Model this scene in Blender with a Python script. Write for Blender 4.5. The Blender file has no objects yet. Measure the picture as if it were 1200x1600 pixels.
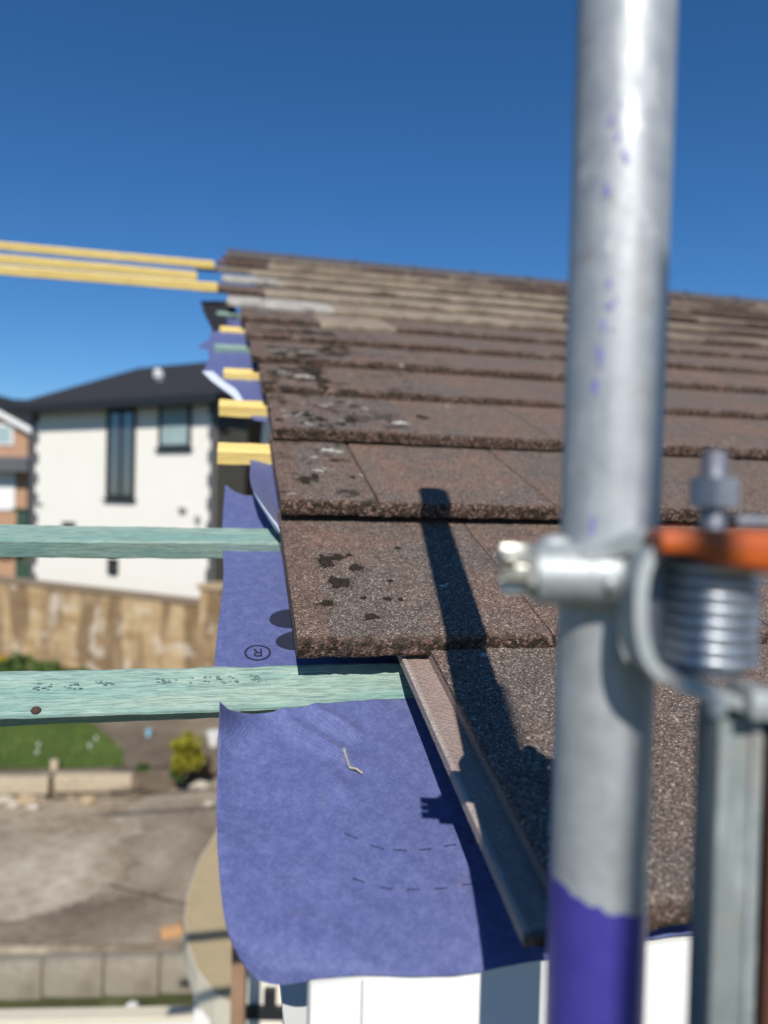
import bpy, bmesh, math, random
from mathutils import Vector, Matrix, noise
random.seed(7)
scn = bpy.context.scene
COL = scn.collection
R = math.radians

# ------------------------------------------------------------------ camera
OZ = 4.2                                   # height of the first full course's nose above the yard
THETA = R(23.25)                           # rafter pitch
YAW, PITCH, ROLL = R(11.98), R(1.06), R(1.39)
CAM = Vector((-0.0694, -0.7577, OZ + 0.1689))
FPX = 1110.0                               # focal length in pixels of the 1200x1600 photograph
fw = Vector((math.sin(YAW)*math.cos(PITCH), math.cos(YAW)*math.cos(PITCH), -math.sin(PITCH)))
r0 = Vector((math.cos(YAW), -math.sin(YAW), 0)); u0 = r0.cross(fw)
rt = r0*math.cos(ROLL) + u0*math.sin(ROLL)
up = -r0*math.sin(ROLL) + u0*math.cos(ROLL)
cd = bpy.data.cameras.new('camera'); cam = bpy.data.objects.new('camera', cd); COL.objects.link(cam)
M = Matrix((rt, up, -fw)).transposed().to_4x4(); M.translation = CAM
cam.matrix_world = M
cd.sensor_fit = 'VERTICAL'; cd.sensor_height = 36.0; cd.sensor_width = 27.0
cd.lens = FPX/1600*36
cd.clip_start = 0.01; cd.clip_end = 3000
cd.dof.use_dof = True; cd.dof.focus_distance = 0.78; cd.dof.aperture_fstop = 2.7
scn.camera = cam

# ------------------------------------------------------------------ light
SUN_EL, SUN_AZ = R(38.5), R(9.3)           # light travels towards azimuth 9.3 deg right of +Y
ld = bpy.data.lights.new('sun', 'SUN'); ld.energy = 5.0; ld.angle = R(0.5); ld.color = (1, .95, .88)
sun = bpy.data.objects.new('sun', ld); COL.objects.link(sun)
ldir = Vector((math.sin(SUN_AZ)*math.cos(SUN_EL), math.cos(SUN_AZ)*math.cos(SUN_EL), -math.sin(SUN_EL)))
sun.rotation_euler = ldir.to_track_quat('-Z', 'Y').to_euler()
sun.location = (0, -3, 12)
w = bpy.data.worlds.new('World'); scn.world = w; w.use_nodes = True
nt = w.node_tree; bg = nt.nodes['Background']
sky = nt.nodes.new('ShaderNodeTexSky'); sky.sky_type = 'NISHITA'; sky.sun_disc = False
sky.sun_elevation = SUN_EL; sky.sun_rotation = math.pi + SUN_AZ
sky.altitude = 0; sky.air_density = 1.0; sky.dust_density = 0.0; sky.ozone_density = 9.0
hs = nt.nodes.new('ShaderNodeHueSaturation'); hs.inputs['Saturation'].default_value = 1.12
nt.links.new(sky.outputs[0], hs.inputs['Color']); nt.links.new(hs.outputs[0], bg.inputs[0]); bg.inputs[1].default_value = 0.10
scn.view_settings.view_transform = 'Standard'; scn.view_settings.look = 'None'
scn.view_settings.exposure = 0.0; scn.view_settings.gamma = 1.0

# ------------------------------------------------------------------ geometry helpers
def ray(px, py):
    return fw + rt*((px-600)/FPX) + up*((800-py)/FPX)
def P(px, py, d):
    return CAM + ray(px, py)*d
def Pplane(px, py, p, n):
    v = ray(px, py); return CAM + v*((p-CAM).dot(n)/v.dot(n))
def Pz(px, py, z):
    return Pplane(px, py, Vector((0, 0, z)), Vector((0, 0, 1)))
XA = Vector((1, 0, 0)); SA = Vector((0, math.cos(THETA), math.sin(THETA))); NA = XA.cross(SA)
O0 = Vector((0, 0, OZ))
def RP(x, s, n): return O0 + XA*x + SA*s + NA*n     # roof coordinates: along eave, up slope, off the plane
def roofpt(px, py, n=0.0):
    q = Pplane(px, py, O0 + NA*n, NA) - O0
    return q.dot(XA), q.dot(SA)
def fbm(v, o=3): return noise.fractal(Vector(v), 1.0, 2.0, o)

def tag(o, label=None, cat=None, group=None, kind=None):
    if label: o['label'] = label
    if cat: o['category'] = cat
    if group: o['group'] = group
    if kind or cat: o['kind'] = kind or 'thing'
    return o
def empty(name, loc=(0, 0, 0), mw=None):
    o = bpy.data.objects.new(name, None); COL.objects.link(o); o.empty_display_size = .05
    if mw is not None: o.matrix_world = mw
    else: o.location = loc
    return o

class MB:
    def __init__(s): s.v = []; s.f = []; s.m = []; s.uv = {}
    def add(s, vs, fs, mi=0):
        b = len(s.v); s.v += [Vector(q) for q in vs]
        for f in fs: s.f.append(tuple(b+i for i in f)); s.m.append(mi)
        return b
    def box(s, c, d, rot=None, mi=0, bev=0.0):
        c = Vector(c); x, y, z = d[0]/2, d[1]/2, d[2]/2
        if bev <= 0:
            vs = [Vector((sx*x, sy*y, sz*z)) for sz in (-1, 1) for sy in (-1, 1) for sx in (-1, 1)]
            fs = [(0, 2, 3, 1), (4, 5, 7, 6), (0, 1, 5, 4), (2, 6, 7, 3), (0, 4, 6, 2), (1, 3, 7, 5)]
        else:
            bm = bmesh.new(); bmesh.ops.create_cube(bm, size=1.0)
            bmesh.ops.scale(bm, vec=d, verts=bm.verts)
            bmesh.ops.bevel(bm, geom=bm.edges[:], offset=bev, segments=2, affect='EDGES', profile=.6)
            bm.verts.index_update(); vs = [q.co.copy() for q in bm.verts]; fs = [tuple(q.index for q in f.verts) for f in bm.faces]; bm.free()
        if rot is not None: vs = [rot @ q for q in vs]
        s.add([c+q for q in vs], fs, mi); return s
    def loft(s, rings, cap=True, closed=True, mi=0):
        n = len(rings[0]); vs = [q for r in rings for q in r]; fs = []
        for i in range(len(rings)-1):
            for j in range(n if closed else n-1):
                a = i*n+j; b = i*n+(j+1) % n
                fs.append((a, b, b+n, a+n))
        if cap and closed:
            fs.append(tuple(range(n-1, -1, -1))); fs.append(tuple((len(rings)-1)*n+j for j in range(n)))
        s.add(vs, fs, mi); return s
    def tube(s, path, rad, n=12, cap=True, mi=0):
        path = [Vector(p) for p in path]; rings = []; ref = None
        for i, p in enumerate(path):
            t = (path[min(i+1, len(path)-1)] - path[max(i-1, 0)]).normalized()
            if ref is None:
                ref = Vector((0, 0, 1)) if abs(t.z) < .9 else Vector((1, 0, 0))
            a = (ref - t*ref.dot(t)).normalized(); b = t.cross(a); ref = a
            rr = rad[i] if isinstance(rad, (list, tuple)) else rad
            rings.append([p + a*rr*math.cos(2*math.pi*j/n) + b*rr*math.sin(2*math.pi*j/n) for j in range(n)])
        return s.loft(rings, cap, True, mi)
    def cyl(s, p0, p1, r, n=20, r1=None, mi=0):
        return s.tube([p0, p1], [r, r if r1 is None else r1], n, True, mi)
    def strip(s, path, wv, nv_list, wid, thk):
        # rectangular section swept along path: width along wv, thickness along local normal
        rings = []
        for p, nv in zip(path, nv_list):
            p = Vector(p); nv = Vector(nv).normalized(); wv_ = Vector(wv).normalized()
            rings.append([p-wv_*wid/2-nv*thk/2, p+wv_*wid/2-nv*thk/2, p+wv_*wid/2+nv*thk/2, p-wv_*wid/2+nv*thk/2])
        return s.loft(rings)
    def ball(s, c, r, sc=(1, 1, 1), nu=14, nv=8, rough=0, seed=0):
        c = Vector(c); rings = []
        for i in range(nv+1):
            ph = math.pi*i/nv; ring = []
            for j in range(nu):
                th = 2*math.pi*j/nu
                d = Vector((math.sin(ph)*math.cos(th), math.sin(ph)*math.sin(th), math.cos(ph)))
                k = 1 + (rough*fbm(d*2+Vector((seed*7.1, 0, 0))) if rough else 0)
                ring.append(c+Vector((d.x*sc[0], d.y*sc[1], d.z*sc[2]))*r*k)
            rings.append(ring)
        return s.loft(rings, False)
    def build(s, name, mat, parent=None, smooth=False, origin=None, angle=None):
        me = bpy.data.meshes.new(name)
        if parent is not None and origin is None:
            inv = world(parent).inverted(); vs = [inv @ q for q in s.v]
        elif origin is not None: vs = [q-Vector(origin) for q in s.v]
        else:
            vs = s.v
        me.from_pydata([tuple(q) for q in vs], [], s.f)
        mats = mat if isinstance(mat, (list, tuple)) else [mat]
        for m in mats: me.materials.append(m)
        if len(mats) > 1: me.polygons.foreach_set('material_index', s.m)
        bm = bmesh.new(); bm.from_mesh(me); bmesh.ops.remove_doubles(bm, verts=bm.verts, dist=1e-6)
        bmesh.ops.recalc_face_normals(bm, faces=bm.faces)
        if smooth:
            for f in bm.faces: f.smooth = True
            ang = R(angle or 35)
            for e in bm.edges:
                if len(e.link_faces) == 2 and e.calc_face_angle() > ang: e.smooth = False
        bm.to_mesh(me); bm.free(); me.update()
        o = bpy.data.objects.new(name, me); COL.objects.link(o)
        if parent is not None: o.parent = parent
        if origin is not None: o.location = origin
        return o
def world(o):
    m = o.matrix_basis.copy()
    while o.parent is not None:
        o = o.parent; m = o.matrix_basis @ m
    return m

# ------------------------------------------------------------------ material helpers
class NT:
    def __init__(s, name, rough=.7, metal=0.0, spec=.5):
        m = bpy.data.materials.new(name); m.use_nodes = True; s.m = m; s.t = m.node_tree
        s.b = s.t.nodes['Principled BSDF']; s.b.inputs['Roughness'].default_value = rough
        s.b.inputs['Metallic'].default_value = metal; s.b.inputs['Specular IOR Level'].default_value = spec
    def n(s, typ, **kw):
        q = s.t.nodes.new(typ)
        for k, v in kw.items(): setattr(q, k, v)
        return q
    def link(s, a, b): s.t.links.new(a, b)
    def coord(s, kind='Object', scale=(1, 1, 1), rnd=0.0, rot=(0, 0, 0)):
        tc = s.n('ShaderNodeTexCoord'); mp = s.n('ShaderNodeMapping'); mp.inputs['Scale'].default_value = scale
        mp.inputs['Rotation'].default_value = rot
        s.link(tc.outputs[kind], mp.inputs['Vector'])
        if rnd:
            oi = s.n('ShaderNodeObjectInfo'); mu = s.n('ShaderNodeVectorMath', operation='SCALE')
            cx = s.n('ShaderNodeCombineXYZ')
            for i in range(3): s.link(oi.outputs['Random'], cx.inputs[i])
            mu.inputs['Scale'].default_value = rnd; s.link(cx.outputs[0], mu.inputs[0])
            s.link(mu.outputs[0], mp.inputs['Location'])
        return mp.outputs[0]
    def noise(s, vec, scale, detail=3, rough=.55, dist=0.0):
        q = s.n('ShaderNodeTexNoise'); q.inputs['Scale'].default_value = scale; q.inputs['Detail'].default_value = detail
        q.inputs['Roughness'].default_value = rough; q.inputs['Distortion'].default_value = dist
        s.link(vec, q.inputs['Vector']); return q.outputs['Fac']
    def voro(s, vec, scale, out='Color', feature='F1'):
        q = s.n('ShaderNodeTexVoronoi'); q.feature = feature; q.inputs['Scale'].default_value = scale
        s.link(vec, q.inputs['Vector']); return q.outputs[out]
    def ramp(s, fac, stops, interp='LINEAR'):
        q = s.n('ShaderNodeValToRGB'); cr = q.color_ramp; cr.interpolation = interp
        while len(cr.elements) < len(stops): cr.elements.new(.5)
        for e, (p, c) in zip(cr.elements, stops):
            e.position = p; e.color = (c, c, c, 1) if not hasattr(c, '__len__') else (*c, 1)
        s.link(fac, q.inputs[0]); return q.outputs[0]
    def mix(s, fac, a, b, mode='MIX'):
        q = s.n('ShaderNodeMix', data_type='RGBA', blend_type=mode)
        for sock, v in ((q.inputs[0], fac), (q.inputs[6], a), (q.inputs[7], b)):
            if hasattr(v, 'is_linked'): s.link(v, sock)
            elif hasattr(v, '__len__'): sock.default_value = (*v, 1)
            else: sock.default_value = v
        return q.outputs[2]
    def math(s, op, a, b=0.0, clamp=False):
        q = s.n('ShaderNodeMath', operation=op); q.use_clamp = clamp
        for i, v in enumerate((a, b)):
            if hasattr(v, 'is_linked'): s.link(v, q.inputs[i])
            else: q.inputs[i].default_value = v
        return q.outputs[0]
    def sep(s, vec):
        q = s.n('ShaderNodeSeparateXYZ'); s.link(vec, q.inputs[0]); return q.outputs
    def col(s, c):
        if hasattr(c, 'is_linked'): s.link(c, s.b.inputs['Base Color'])
        else: s.b.inputs['Base Color'].default_value = (*c, 1)
    def rough(s, r): s.link(r, s.b.inputs['Roughness'])
    def bump(s, h, dist=.001, strength=1.0):
        q = s.n('ShaderNodeBump'); q.inputs['Distance'].default_value = dist; q.inputs['Strength'].default_value = strength
        s.link(h, q.inputs['Height']); s.link(q.outputs[0], s.b.inputs['Normal'])

def simple(name, c, rough=.7, var=.25, scale=20, metal=0.0, bump=0.0, kind='Object', spec=.4):
    m = NT(name, rough, metal, spec); v = m.coord(kind)
    f = m.noise(v, scale, 4)
    m.col(m.mix(f, [q*(1-var) for q in c], [min(1, q*(1+var)) for q in c]))
    if bump: m.bump(m.noise(v, scale*4, 4), bump)
    return m.m

def tile_material(name, pale=0.0, verge=False, mossy=0.0, pcs=((.26, .20, .14), (.46, .39, .30))):
    m = NT(name, .92, 0, .25); v = m.coord('Object', rnd=40.0); raw = m.coord('Object')
    x, y, z = m.sep(raw)
    big = m.noise(v, 7, 4, .6); mid = m.noise(v, 38, 4, .65); fine = m.noise(v, 420, 2, .7)
    cell = m.sep(m.voro(v, 640))[0]; cell2 = m.sep(m.voro(v, 300))[1]
    grain = m.ramp(cell, [(0, (.044, .032, .026)), (.35, (.098, .068, .054)), (.62, (.145, .100, .079)), (.85, (.20, .140, .110)), (.96, (.25, .185, .15)), (.990, (.40, .34, .29))])
    oi = m.n('ShaderNodeObjectInfo')
    hue = m.mix(oi.outputs['Random'], (1.30, 1.22, 1.16), (1.62, 1.38, 1.24))
    c = m.mix(1.0, grain, hue, 'MULTIPLY')
    gr = m.ramp(cell, [(0, (.046, .039, .033)), (.5, (.118, .099, .084)), (.9, (.205, .176, .150)), (.98, (.42, .37, .32))])
    c = m.mix(m.ramp(big, [(.38, .15), (.60, .85)]), c, gr)              # grey weathering film
    c = m.mix(m.ramp(mid, [(.28, .5), (.44, 0.0)]), c, (.045, .034, .028))   # dirt in hollows
    if verge:    # strip of the tile that stayed clean under the old verge
        e = m.math('ADD', x, m.math('MULTIPLY', m.math('SUBTRACT', mid, .5), .012))
        strip = m.ramp(e, [(.034, 1.0), (.037, 0.0)])
        red = m.ramp(cell, [(0, (.05, .031, .024)), (.4, (.135, .088, .066)), (.8, (.20, .132, .102)), (.95, (.28, .195, .15)), (.985, (.52, .42, .35))])
        c = m.mix(strip, c, red)
    # smooth side channel that lies bare where the neighbour is gone
    chan = m.ramp(x, [(0.0, 0.0), (.5, 0.0)]) if False else m.math('LESS_THAN', x, -.0004)
    cc_ = m.mix(mid, (.25, .18, .15), (.40, .31, .27))
    cc_ = m.mix(m.math('LESS_THAN', x, -.0255), cc_, m.mix(mid, (.34, .27, .23), (.50, .43, .38)))
    cc_ = m.mix(m.ramp(cell, [(.2, .3), (.6, 0.0)]), cc_, (.15, .10, .08))
    c = m.mix(chan, c, cc_)
    # nose: open, pitted aggregate with moss in the pits
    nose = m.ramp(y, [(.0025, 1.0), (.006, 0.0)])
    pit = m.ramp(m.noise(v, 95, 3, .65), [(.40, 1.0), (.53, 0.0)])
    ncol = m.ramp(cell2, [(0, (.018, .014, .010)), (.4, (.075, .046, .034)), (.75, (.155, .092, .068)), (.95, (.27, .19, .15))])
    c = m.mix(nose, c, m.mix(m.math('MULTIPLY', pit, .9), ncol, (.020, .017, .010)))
    # lichen spots
    lv = m.noise(v, 26, 3, .5); lk = m.ramp(lv, [(.735-.06*mossy, 0.0), (.775-.06*mossy, 1.0)])
    c = m.mix(m.math('MULTIPLY', lk, .8), c, m.mix(fine, (.30, .30, .27), (.62, .61, .56)))
    if mossy:
        mv = m.noise(v, 21, 5, .7); mk = m.ramp(mv, [(.55, 0.0), (.60, 1.0)])
        c = m.mix(m.math('MULTIPLY', mk, .85*mossy), c, m.mix(fine, (.012, .010, .006), (.05, .042, .028)))
    if pale:
        pk = m.ramp(m.noise(v, 6, 5, .65), [(.34, .15), (.52, 1.0)])
        pc = m.mix(mid, *pcs)
        pc = m.mix(m.ramp(fine, [(.35, .5), (.6, 0.0)]), pc, (.16, .12, .085))
        c = m.mix(m.math('MULTIPLY', pk, pale), c, pc)
    m.col(c)
    h = m.math('ADD', m.math('MULTIPLY', m.voro(v, 430, 'Distance'), .9), m.math('MULTIPLY', m.noise(v, 140, 4, .7), 1.1))
    m.bump(h, .0018, .9)
    return m.m

T_BROWN = tile_material('tile_brown'); T_VERGE = tile_material('tile_verge', verge=True, mossy=.25)
T_MOSS = tile_material('tile_mossy', verge=True, mossy=1.0); T_PALE = tile_material('tile_pale', pale=.95)
T_WHITE = tile_material('tile_white', pale=1.0, pcs=((.40, .38, .33), (.66, .64, .58)))
T_HALF = tile_material('tile_half_pale', pale=.55, mossy=.4)

def wood(name, cols, grain=(26, 520, 520), knots=False, rough=.75):
    m = NT(name, rough, 0, .3); v = m.coord('Object', grain, rnd=11.0); v2 = m.coord('Object', (3, 34, 34), rnd=5.0)
    a = m.noise(v, 1.0, 4, .6, .6); b = m.noise(v2, 1.0, 4, .6, 1.0)
    g2 = m.noise(m.coord('Object', (grain[0]*2.2, grain[1]*3, grain[2]*3), rnd=3.0), 1.0, 3, .6, .4)
    c = m.mix(m.ramp(b, [(.28, 0.0), (.68, 1.0)]), cols[0], cols[1])
    c = m.mix(m.ramp(a, [(.38, .6), (.50, 0.0)]), c, cols[2])
    c = m.mix(m.ramp(g2, [(.36, .65), (.48, 0.0)]), c, cols[2])
    c = m.mix(m.ramp(a, [(.56, 0.0), (.74, .5)]), c, cols[3])
    m.col(c); m.bump(m.math('ADD', a, m.math('MULTIPLY', g2, .6)), .0010, .8)
    return m.m
W_GREEN = wood('batten_green', [(.165, .34, .305), (.335, .425, .345), (.10, .17, .155), (.52, .63, .55)])
W_YELLOW = wood('batten_yellow', [(.88, .63, .19), (.92, .70, .26), (.72, .49, .15), (.94, .76, .36)], (9, 120, 120))
W_GREY = wood('weathered_timber', [(.40, .32, .22), (.52, .44, .32), (.25, .19, .13), (.6, .52, .42)], (6, 60, 60))

def membrane_mat():
    m = NT('underlay_blue', .62, 0, .35); v = m.coord('UV'); vo = m.coord('Object')
    sx = m.n('ShaderNodeTexWave', wave_type='BANDS', bands_direction='X'); sx.inputs['Scale'].default_value = 115
    sy = m.n('ShaderNodeTexWave', wave_type='BANDS', bands_direction='Y'); sy.inputs['Scale'].default_value = 115
    vr = m.coord('UV', rot=(0, 0, R(38)))
    for q in (sx, sy): m.link(vr, q.inputs['Vector']); q.inputs['Distortion'].default_value = .25
    weave = m.math('MULTIPLY', sx.outputs['Fac'], sy.outputs['Fac'])
    fib = m.noise(v, 240, 4, .7); big = m.noise(v, 9, 4, .6); dirt = m.noise(v, 26, 5, .65)
    c = m.mix(big, (.070, .090, .235), (.106, .130, .305))
    c = m.mix(m.ramp(weave, [(.0, .5), (.5, 0.0)]), c, (.058, .070, .185))
    c = m.mix(m.ramp(m.noise(v, 75, 5, .75), [(.44, 0.0), (.68, .5)]), c, (.165, .19, .39))
    c = m.mix(m.ramp(fib, [(.48, 0.0), (.75, .4)]), c, (.20, .22, .44))
    c = m.mix(m.ramp(dirt, [(.60, 0.0), (.75, .40)]), c, (.20, .18, .22))
    m.col(c); m.bump(m.math('ADD', m.math('MULTIPLY', weave, .8), m.math('MULTIPLY', fib, 1.2)), .0007, .6)
    m.b.inputs['Sheen Weight'].default_value = .12
    return m.m
U_BLUE = membrane_mat()
U_BACK = simple('underlay_back_white', (.62, .66, .74), .6, .1, 60)
INK = simple('printed_ink', (.018, .022, .045), .7, .2, 300)

def galv(name, c=(.62, .65, .66), rough=.42, metal=.75):
    m = NT(name, rough, metal, .5); v = m.coord('Object'); vs = m.coord('Object', (1, 1, .12))
    a = m.noise(v, 55, 4, .6); b = m.noise(vs, 160, 3, .6); st = m.noise(vs, 46, 4, .6)
    cc = m.mix(a, [q*.78 for q in c], [min(1, q*1.18) for q in c])
    cc = m.mix(m.ramp(b, [(.55, 0.0), (.8, .35)]), cc, (.78, .80, .80))
    cc = m.mix(m.ramp(st, [(.56, 0.0), (.70, .55)]), cc, (.36, .31, .25))
    sp = m.noise(v, 38, 5, .7); cc = m.mix(m.ramp(sp, [(.60, 0.0), (.68, .5)]), cc, (.27, .235, .20)); cc = m.mix(m.ramp(m.noise(v, 30, 4, .65), [(.63, 0.0), (.69, .5)]), cc, (.70, .69, .65))
    m.col(cc); m.rough(m.ramp(a, [(.3, rough-.08), (.7, rough+.16)])); m.bump(m.noise(v, 190, 3), .00035, .6)
    return m.m
G_TUBE = galv('galvanised_tube', (.40, .42, .43), .52, .42); G_BRIGHT = galv('zinc_plated', (.44, .47, .47), .58, .62)
G_DARK = galv('dull_steel', (.20, .21, .24), .5, .6); G_GATE = galv('gate_steel', (.22, .25, .24), .6, .25)
PURPLE = NT('purple_paint', .42); _v = PURPLE.coord('Object'); _f = PURPLE.noise(_v, 70, 4)
PURPLE.col(PURPLE.mix(_f, (.035, .028, .22), (.065, .055, .30))); PURPLE = PURPLE.m
ORANGE = simple('orange_lever_paint', (.44, .085, .012), .46, .28, 90, bump=.0004)
RUSTY = simple('brown_timber_paint', (.085, .030, .018), .6, .3, 40, bump=.0004)
WHITE = simple('white_upvc', (.76, .76, .73), .4, .07, 14)

# ------------------------------------------------------------------ roof tiles
G = .345; TILT = math.asin(.027/G); TW = .292; PITCHX = .2935; TH = .0245; TL = .41
DZ = {0: .005, 1: -.003, 2: .005, 3: .006, 4: -.002, 5: -.006, 6: -.012, 7: -.018, 8: -.018, 9: -.016, 10: -.010, 11: -.004}   # the old roof sags a little
def tile_mesh(name, width, ledge, step, seed, mats, chips=1.0):
    # local frame: x along the eave, y up the tile, z off its face; origin at the nose's lower left corner
    xs = []
    if ledge: xs += [(-.031, .0098), (-.0285, .0108), (-.0255, .0092), (-.014, .0095), (-.0012, .0095)]
    nx = max(2, int(width/step))
    edge = .003
    for i in range(nx+1):
        xx = width*i/nx; hh = TH
        xs.append((xx, hh))
    rings = []
    noser = 9 if step < .006 else 4
    tys = []; t = 0.0
    while t < TL:
        tys.append(t); t += step*(1.0 if t < .08 else 1.6) if step < .02 else .09
    tys.append(TL)
    sv = Vector((seed*3.7, seed*1.3, 0))
    for xi, (xx, hh) in enumerate(xs):
        ring = []
        mainx = min(max(xx, 0), width)
        ed = min(mainx, width-mainx) if xx >= 0 else 1
        rnd_e = .0022*max(0, 1-ed/.004)**2 if xx >= 0 else 0
        hmax = hh - rnd_e
        # ragged nose
        for j in range(noser+1):
            q = j/noser; z = hmax*q
            rough = fbm(Vector((xx*90, z*90, 1))+sv, 4)*.0016 + fbm(Vector((xx*22, z*30, 4))+sv, 3)*.0016
            chip = max(0, fbm(Vector((xx*16, 7, 2))+sv, 3)-.12)*.016*chips*q*q
            rr = .0035*max(0, (q-.72)/.28)**2 + .002*max(0, (.12-q)/.12)
            y = rough + chip + rr
            low = .0012*fbm(Vector((xx*60, 3, 9))+sv, 3) if j == 0 else 0
            ring.append(Vector((xx, y, z - (chip*.25 if j == noser else 0) + low)))
        ytop = ring[-1].y
        for t in tys[1:]:
            dz = fbm(Vector((xx*24, t*24, 0))+sv, 3)*.00045 + fbm(Vector((xx*110, t*110, 5))+sv, 3)*.00035
            yy = max(t, ytop+.0005)
            droop = .0014*math.exp(-(t/.006)**2) + .0015*max(0, fbm(Vector((xx*30, t*30, 8))+sv, 3)-.25)*math.exp(-t/.03)
            ring.append(Vector((xx, yy, hmax+dz-droop)))
        # underside (overlock side lifted over the neighbour's ledge)
        ub = .0145 if (xx > width-.034 and ledge is not None) else .0
        ring.append(Vector((xx, TL, min(ub, hmax-.002)))); ring.append(Vector((xx, .05, min(ub, hmax-.002))))
        ring.append(Vector((xx, .012, min(ub, hmax-.002)*.0)))
        rings.append(ring)
    b = MB(); b.loft(rings, True, True)
    me = bpy.data.meshes.new(name)
    me.from_pydata([tuple(q) for q in b.v], [], b.f)
    me.materials.append(mats)
    bm = bmesh.new(); bm.from_mesh(me); bmesh.ops.recalc_face_normals(bm, faces=bm.faces)
    for f in bm.faces: f.smooth = len(f.verts) == 4
    for e in bm.edges:
        if len(e.link_faces) == 2 and e.calc_face_angle() > R(48): e.smooth = False
    bm.to_mesh(me); bm.free(); return me

rot_tile = Matrix.Rotation(THETA-TILT, 4, 'X')
ORD = ['eave', 'first', 'second', 'third', 'fourth', 'fifth', 'sixth', 'seventh', 'eighth', 'ninth', 'tenth', 'eleventh', 'twelfth', 'thirteenth', 'fourteenth', 'fifteenth', 'sixteenth', 'seventeenth', 'eighteenth']
far_meshes = {}
MOSS = simple('black_moss', (.034, .025, .016), .95, .7, 350, bump=.002)
def moss_patch(tile, x, y, rx, ry, seed, hz=.0035):
    b = MB(); rings = []
    n = 30; prof = [(1.0, -.0004), (.93, hz*.35), (.75, hz*.75), (.5, hz), (.22, hz*1.05), (.02, hz)]
    if hz > .0025: prof = [(a_, b_*.7) for a_, b_ in prof]
    for (q, z) in prof:
        ring = []
        for j in range(n):
            a = 2*math.pi*j/n; d = Vector((math.cos(a), math.sin(a), 0))
            k = 1+(.55 if hz > .0025 else .95)*fbm(d*(1.3 if hz > .0025 else 1.9)+Vector((seed*5.3, 0, q*.5)), 4)
            zz = z*(1+.7*fbm(Vector((d.x*q*4, d.y*q*4, seed)), 4))
            qq = q*.86
            ring.append(Vector((x+d.x*rx*qq*k, y+d.y*ry*qq*k, TH-.0004+max(zz, -.0005))))
        rings.append(ring)
    b.loft(rings, True)
    if hz > .0025:
        rg = random.Random(seed)
        for _ in range(int(18+rx*ry*6.5e5)):
            a = rg.uniform(0, 6.28); q = math.sqrt(rg.random())*1.05 if rg.random() < .6 else rg.uniform(.7, 1.6); d = Vector((math.cos(a), math.sin(a), 0))
            k = 1+.55*fbm(d*1.3+Vector((seed*5.3, 0, .75)), 4); r_ = rg.uniform(.0006, .0017)
            b.ball((x+d.x*rx*q*k, y+d.y*ry*q*k, TH+max(0, hz*.75*(1-q*q*.8))*rg.uniform(.5, 1.15)), r_*(1 if q < 1 else .75), (1, 1, 1), 6, 4)
    mw = world(tile); b.v = [mw @ q for q in b.v]
    return b.build('moss_clump', MOSS, tile, smooth=True, angle=80)

tiles = {}
def put_tile(k, i, x, mesh, label):
    o = bpy.data.objects.new('roof_tile', mesh); COL.objects.link(o)
    jit = random.Random(k*31+i)
    sk = .026 if (k, i) == (0, 0) else 0
    n = DZ.get(k, 0) + jit.uniform(-.0012, .0012); s = (k-1)*G + jit.uniform(-.002, .002)
    m = Matrix.Translation(RP(x, s, n)) @ Matrix.Rotation(jit.uniform(-.0025, .0025) + sk, 4, NA) @ rot_tile
    o.matrix_world = m
    tag(o, label, 'roof tile', 'interlocking concrete roof tiles on the slope')
    tiles[(k, i)] = o
    return o
NC = 14
VERGE = {3: .002, 4: -.008, 5: -.028, 6: -.042, 7: -.058, 8: -.112, 9: -.241, 10: -.148, 11: -.292, 12: -.189, 13: -.165}   # ragged verge
for k in range(NC):
    depth = .72+.314*(k-1)
    xmax = -.07 + .74*depth + .75
    full_first = (k % 2 == 1)
    if k == 0: x = .158
    elif k in VERGE: x = VERGE[k]
    else: x = 0.0
    i = 0
    rr = random.Random(100+k)
    while x < xmax:
        half = (i == 0 and k % 2 == 0 and k not in (0,) and k < 9)
        wd = .147 if half else TW
        course = 'lowest course at the eave' if k == 0 else ORD[k]+' course above the eave course'
        lim = {7: .72, 8: 1.1, 9: 1.55, 10: 1.7, 11: 1.8, 12: 1.2}.get(k, -9)
        u_ = rr.random()
        pale = x < lim-.1 and u_ < .96 and not (k in (9, 11, 12) and i == 0) and not (k == 7 and i == 0)
        if x >= lim and k >= 7 and u_ < .03: pale = True
        white = (k == 8 and i <= 1) or (k == 10 and i == 0)
        near = k <= 3 and x < .95
        if near:
            step = .0032 if k <= 2 else .0055
            mat = T_VERGE if i == 0 and k in (1,) else T_MOSS if (i == 0 and k >= 2) else T_BROWN
            led = True if (i > 0 or k == 0) else False
            me = tile_mesh('roof_tile', wd, led if led else False, step, k*17+i*5+1, mat, 1.0 if k != 1 else .5)
        else:
            mat = T_WHITE if white else T_PALE if pale else (T_MOSS if (i <= 1 and k < 8) else T_HALF if (k > 7 and rr.random() < .3) else T_BROWN)
            var = (k*3+i) % 3
            key = (half, mat.name, var, i == 0)
            if key not in far_meshes: far_meshes[key] = tile_mesh('roof_tile', wd, i > 0, .012, 50+var*9, mat, 1.2)
            me = far_meshes[key]
        look = 'lichen-whitened' if mat == T_WHITE else 'pale buff' if mat == T_PALE else 'moss-streaked brown' if mat == T_MOSS else 'brown'
        kind = 'half-width' if half else 'concrete'
        lab = '%s %s roof tile, %s from the verge, %s' % (look, kind, ORD[i+1], course)
        put_tile(k, i, x, me, lab)
        x += (.147 if half else PITCHX - 0.0) + (.004 if half else 0)
        i += 1
tiles[(0, 0)]['label'] = 'brown eave tile with its bare side channel exposed beside the blue underlay'
tiles[(1, 0)]['label'] = 'brown roof tile with black moss clumps, its verge edge above the lower green batten'
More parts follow.
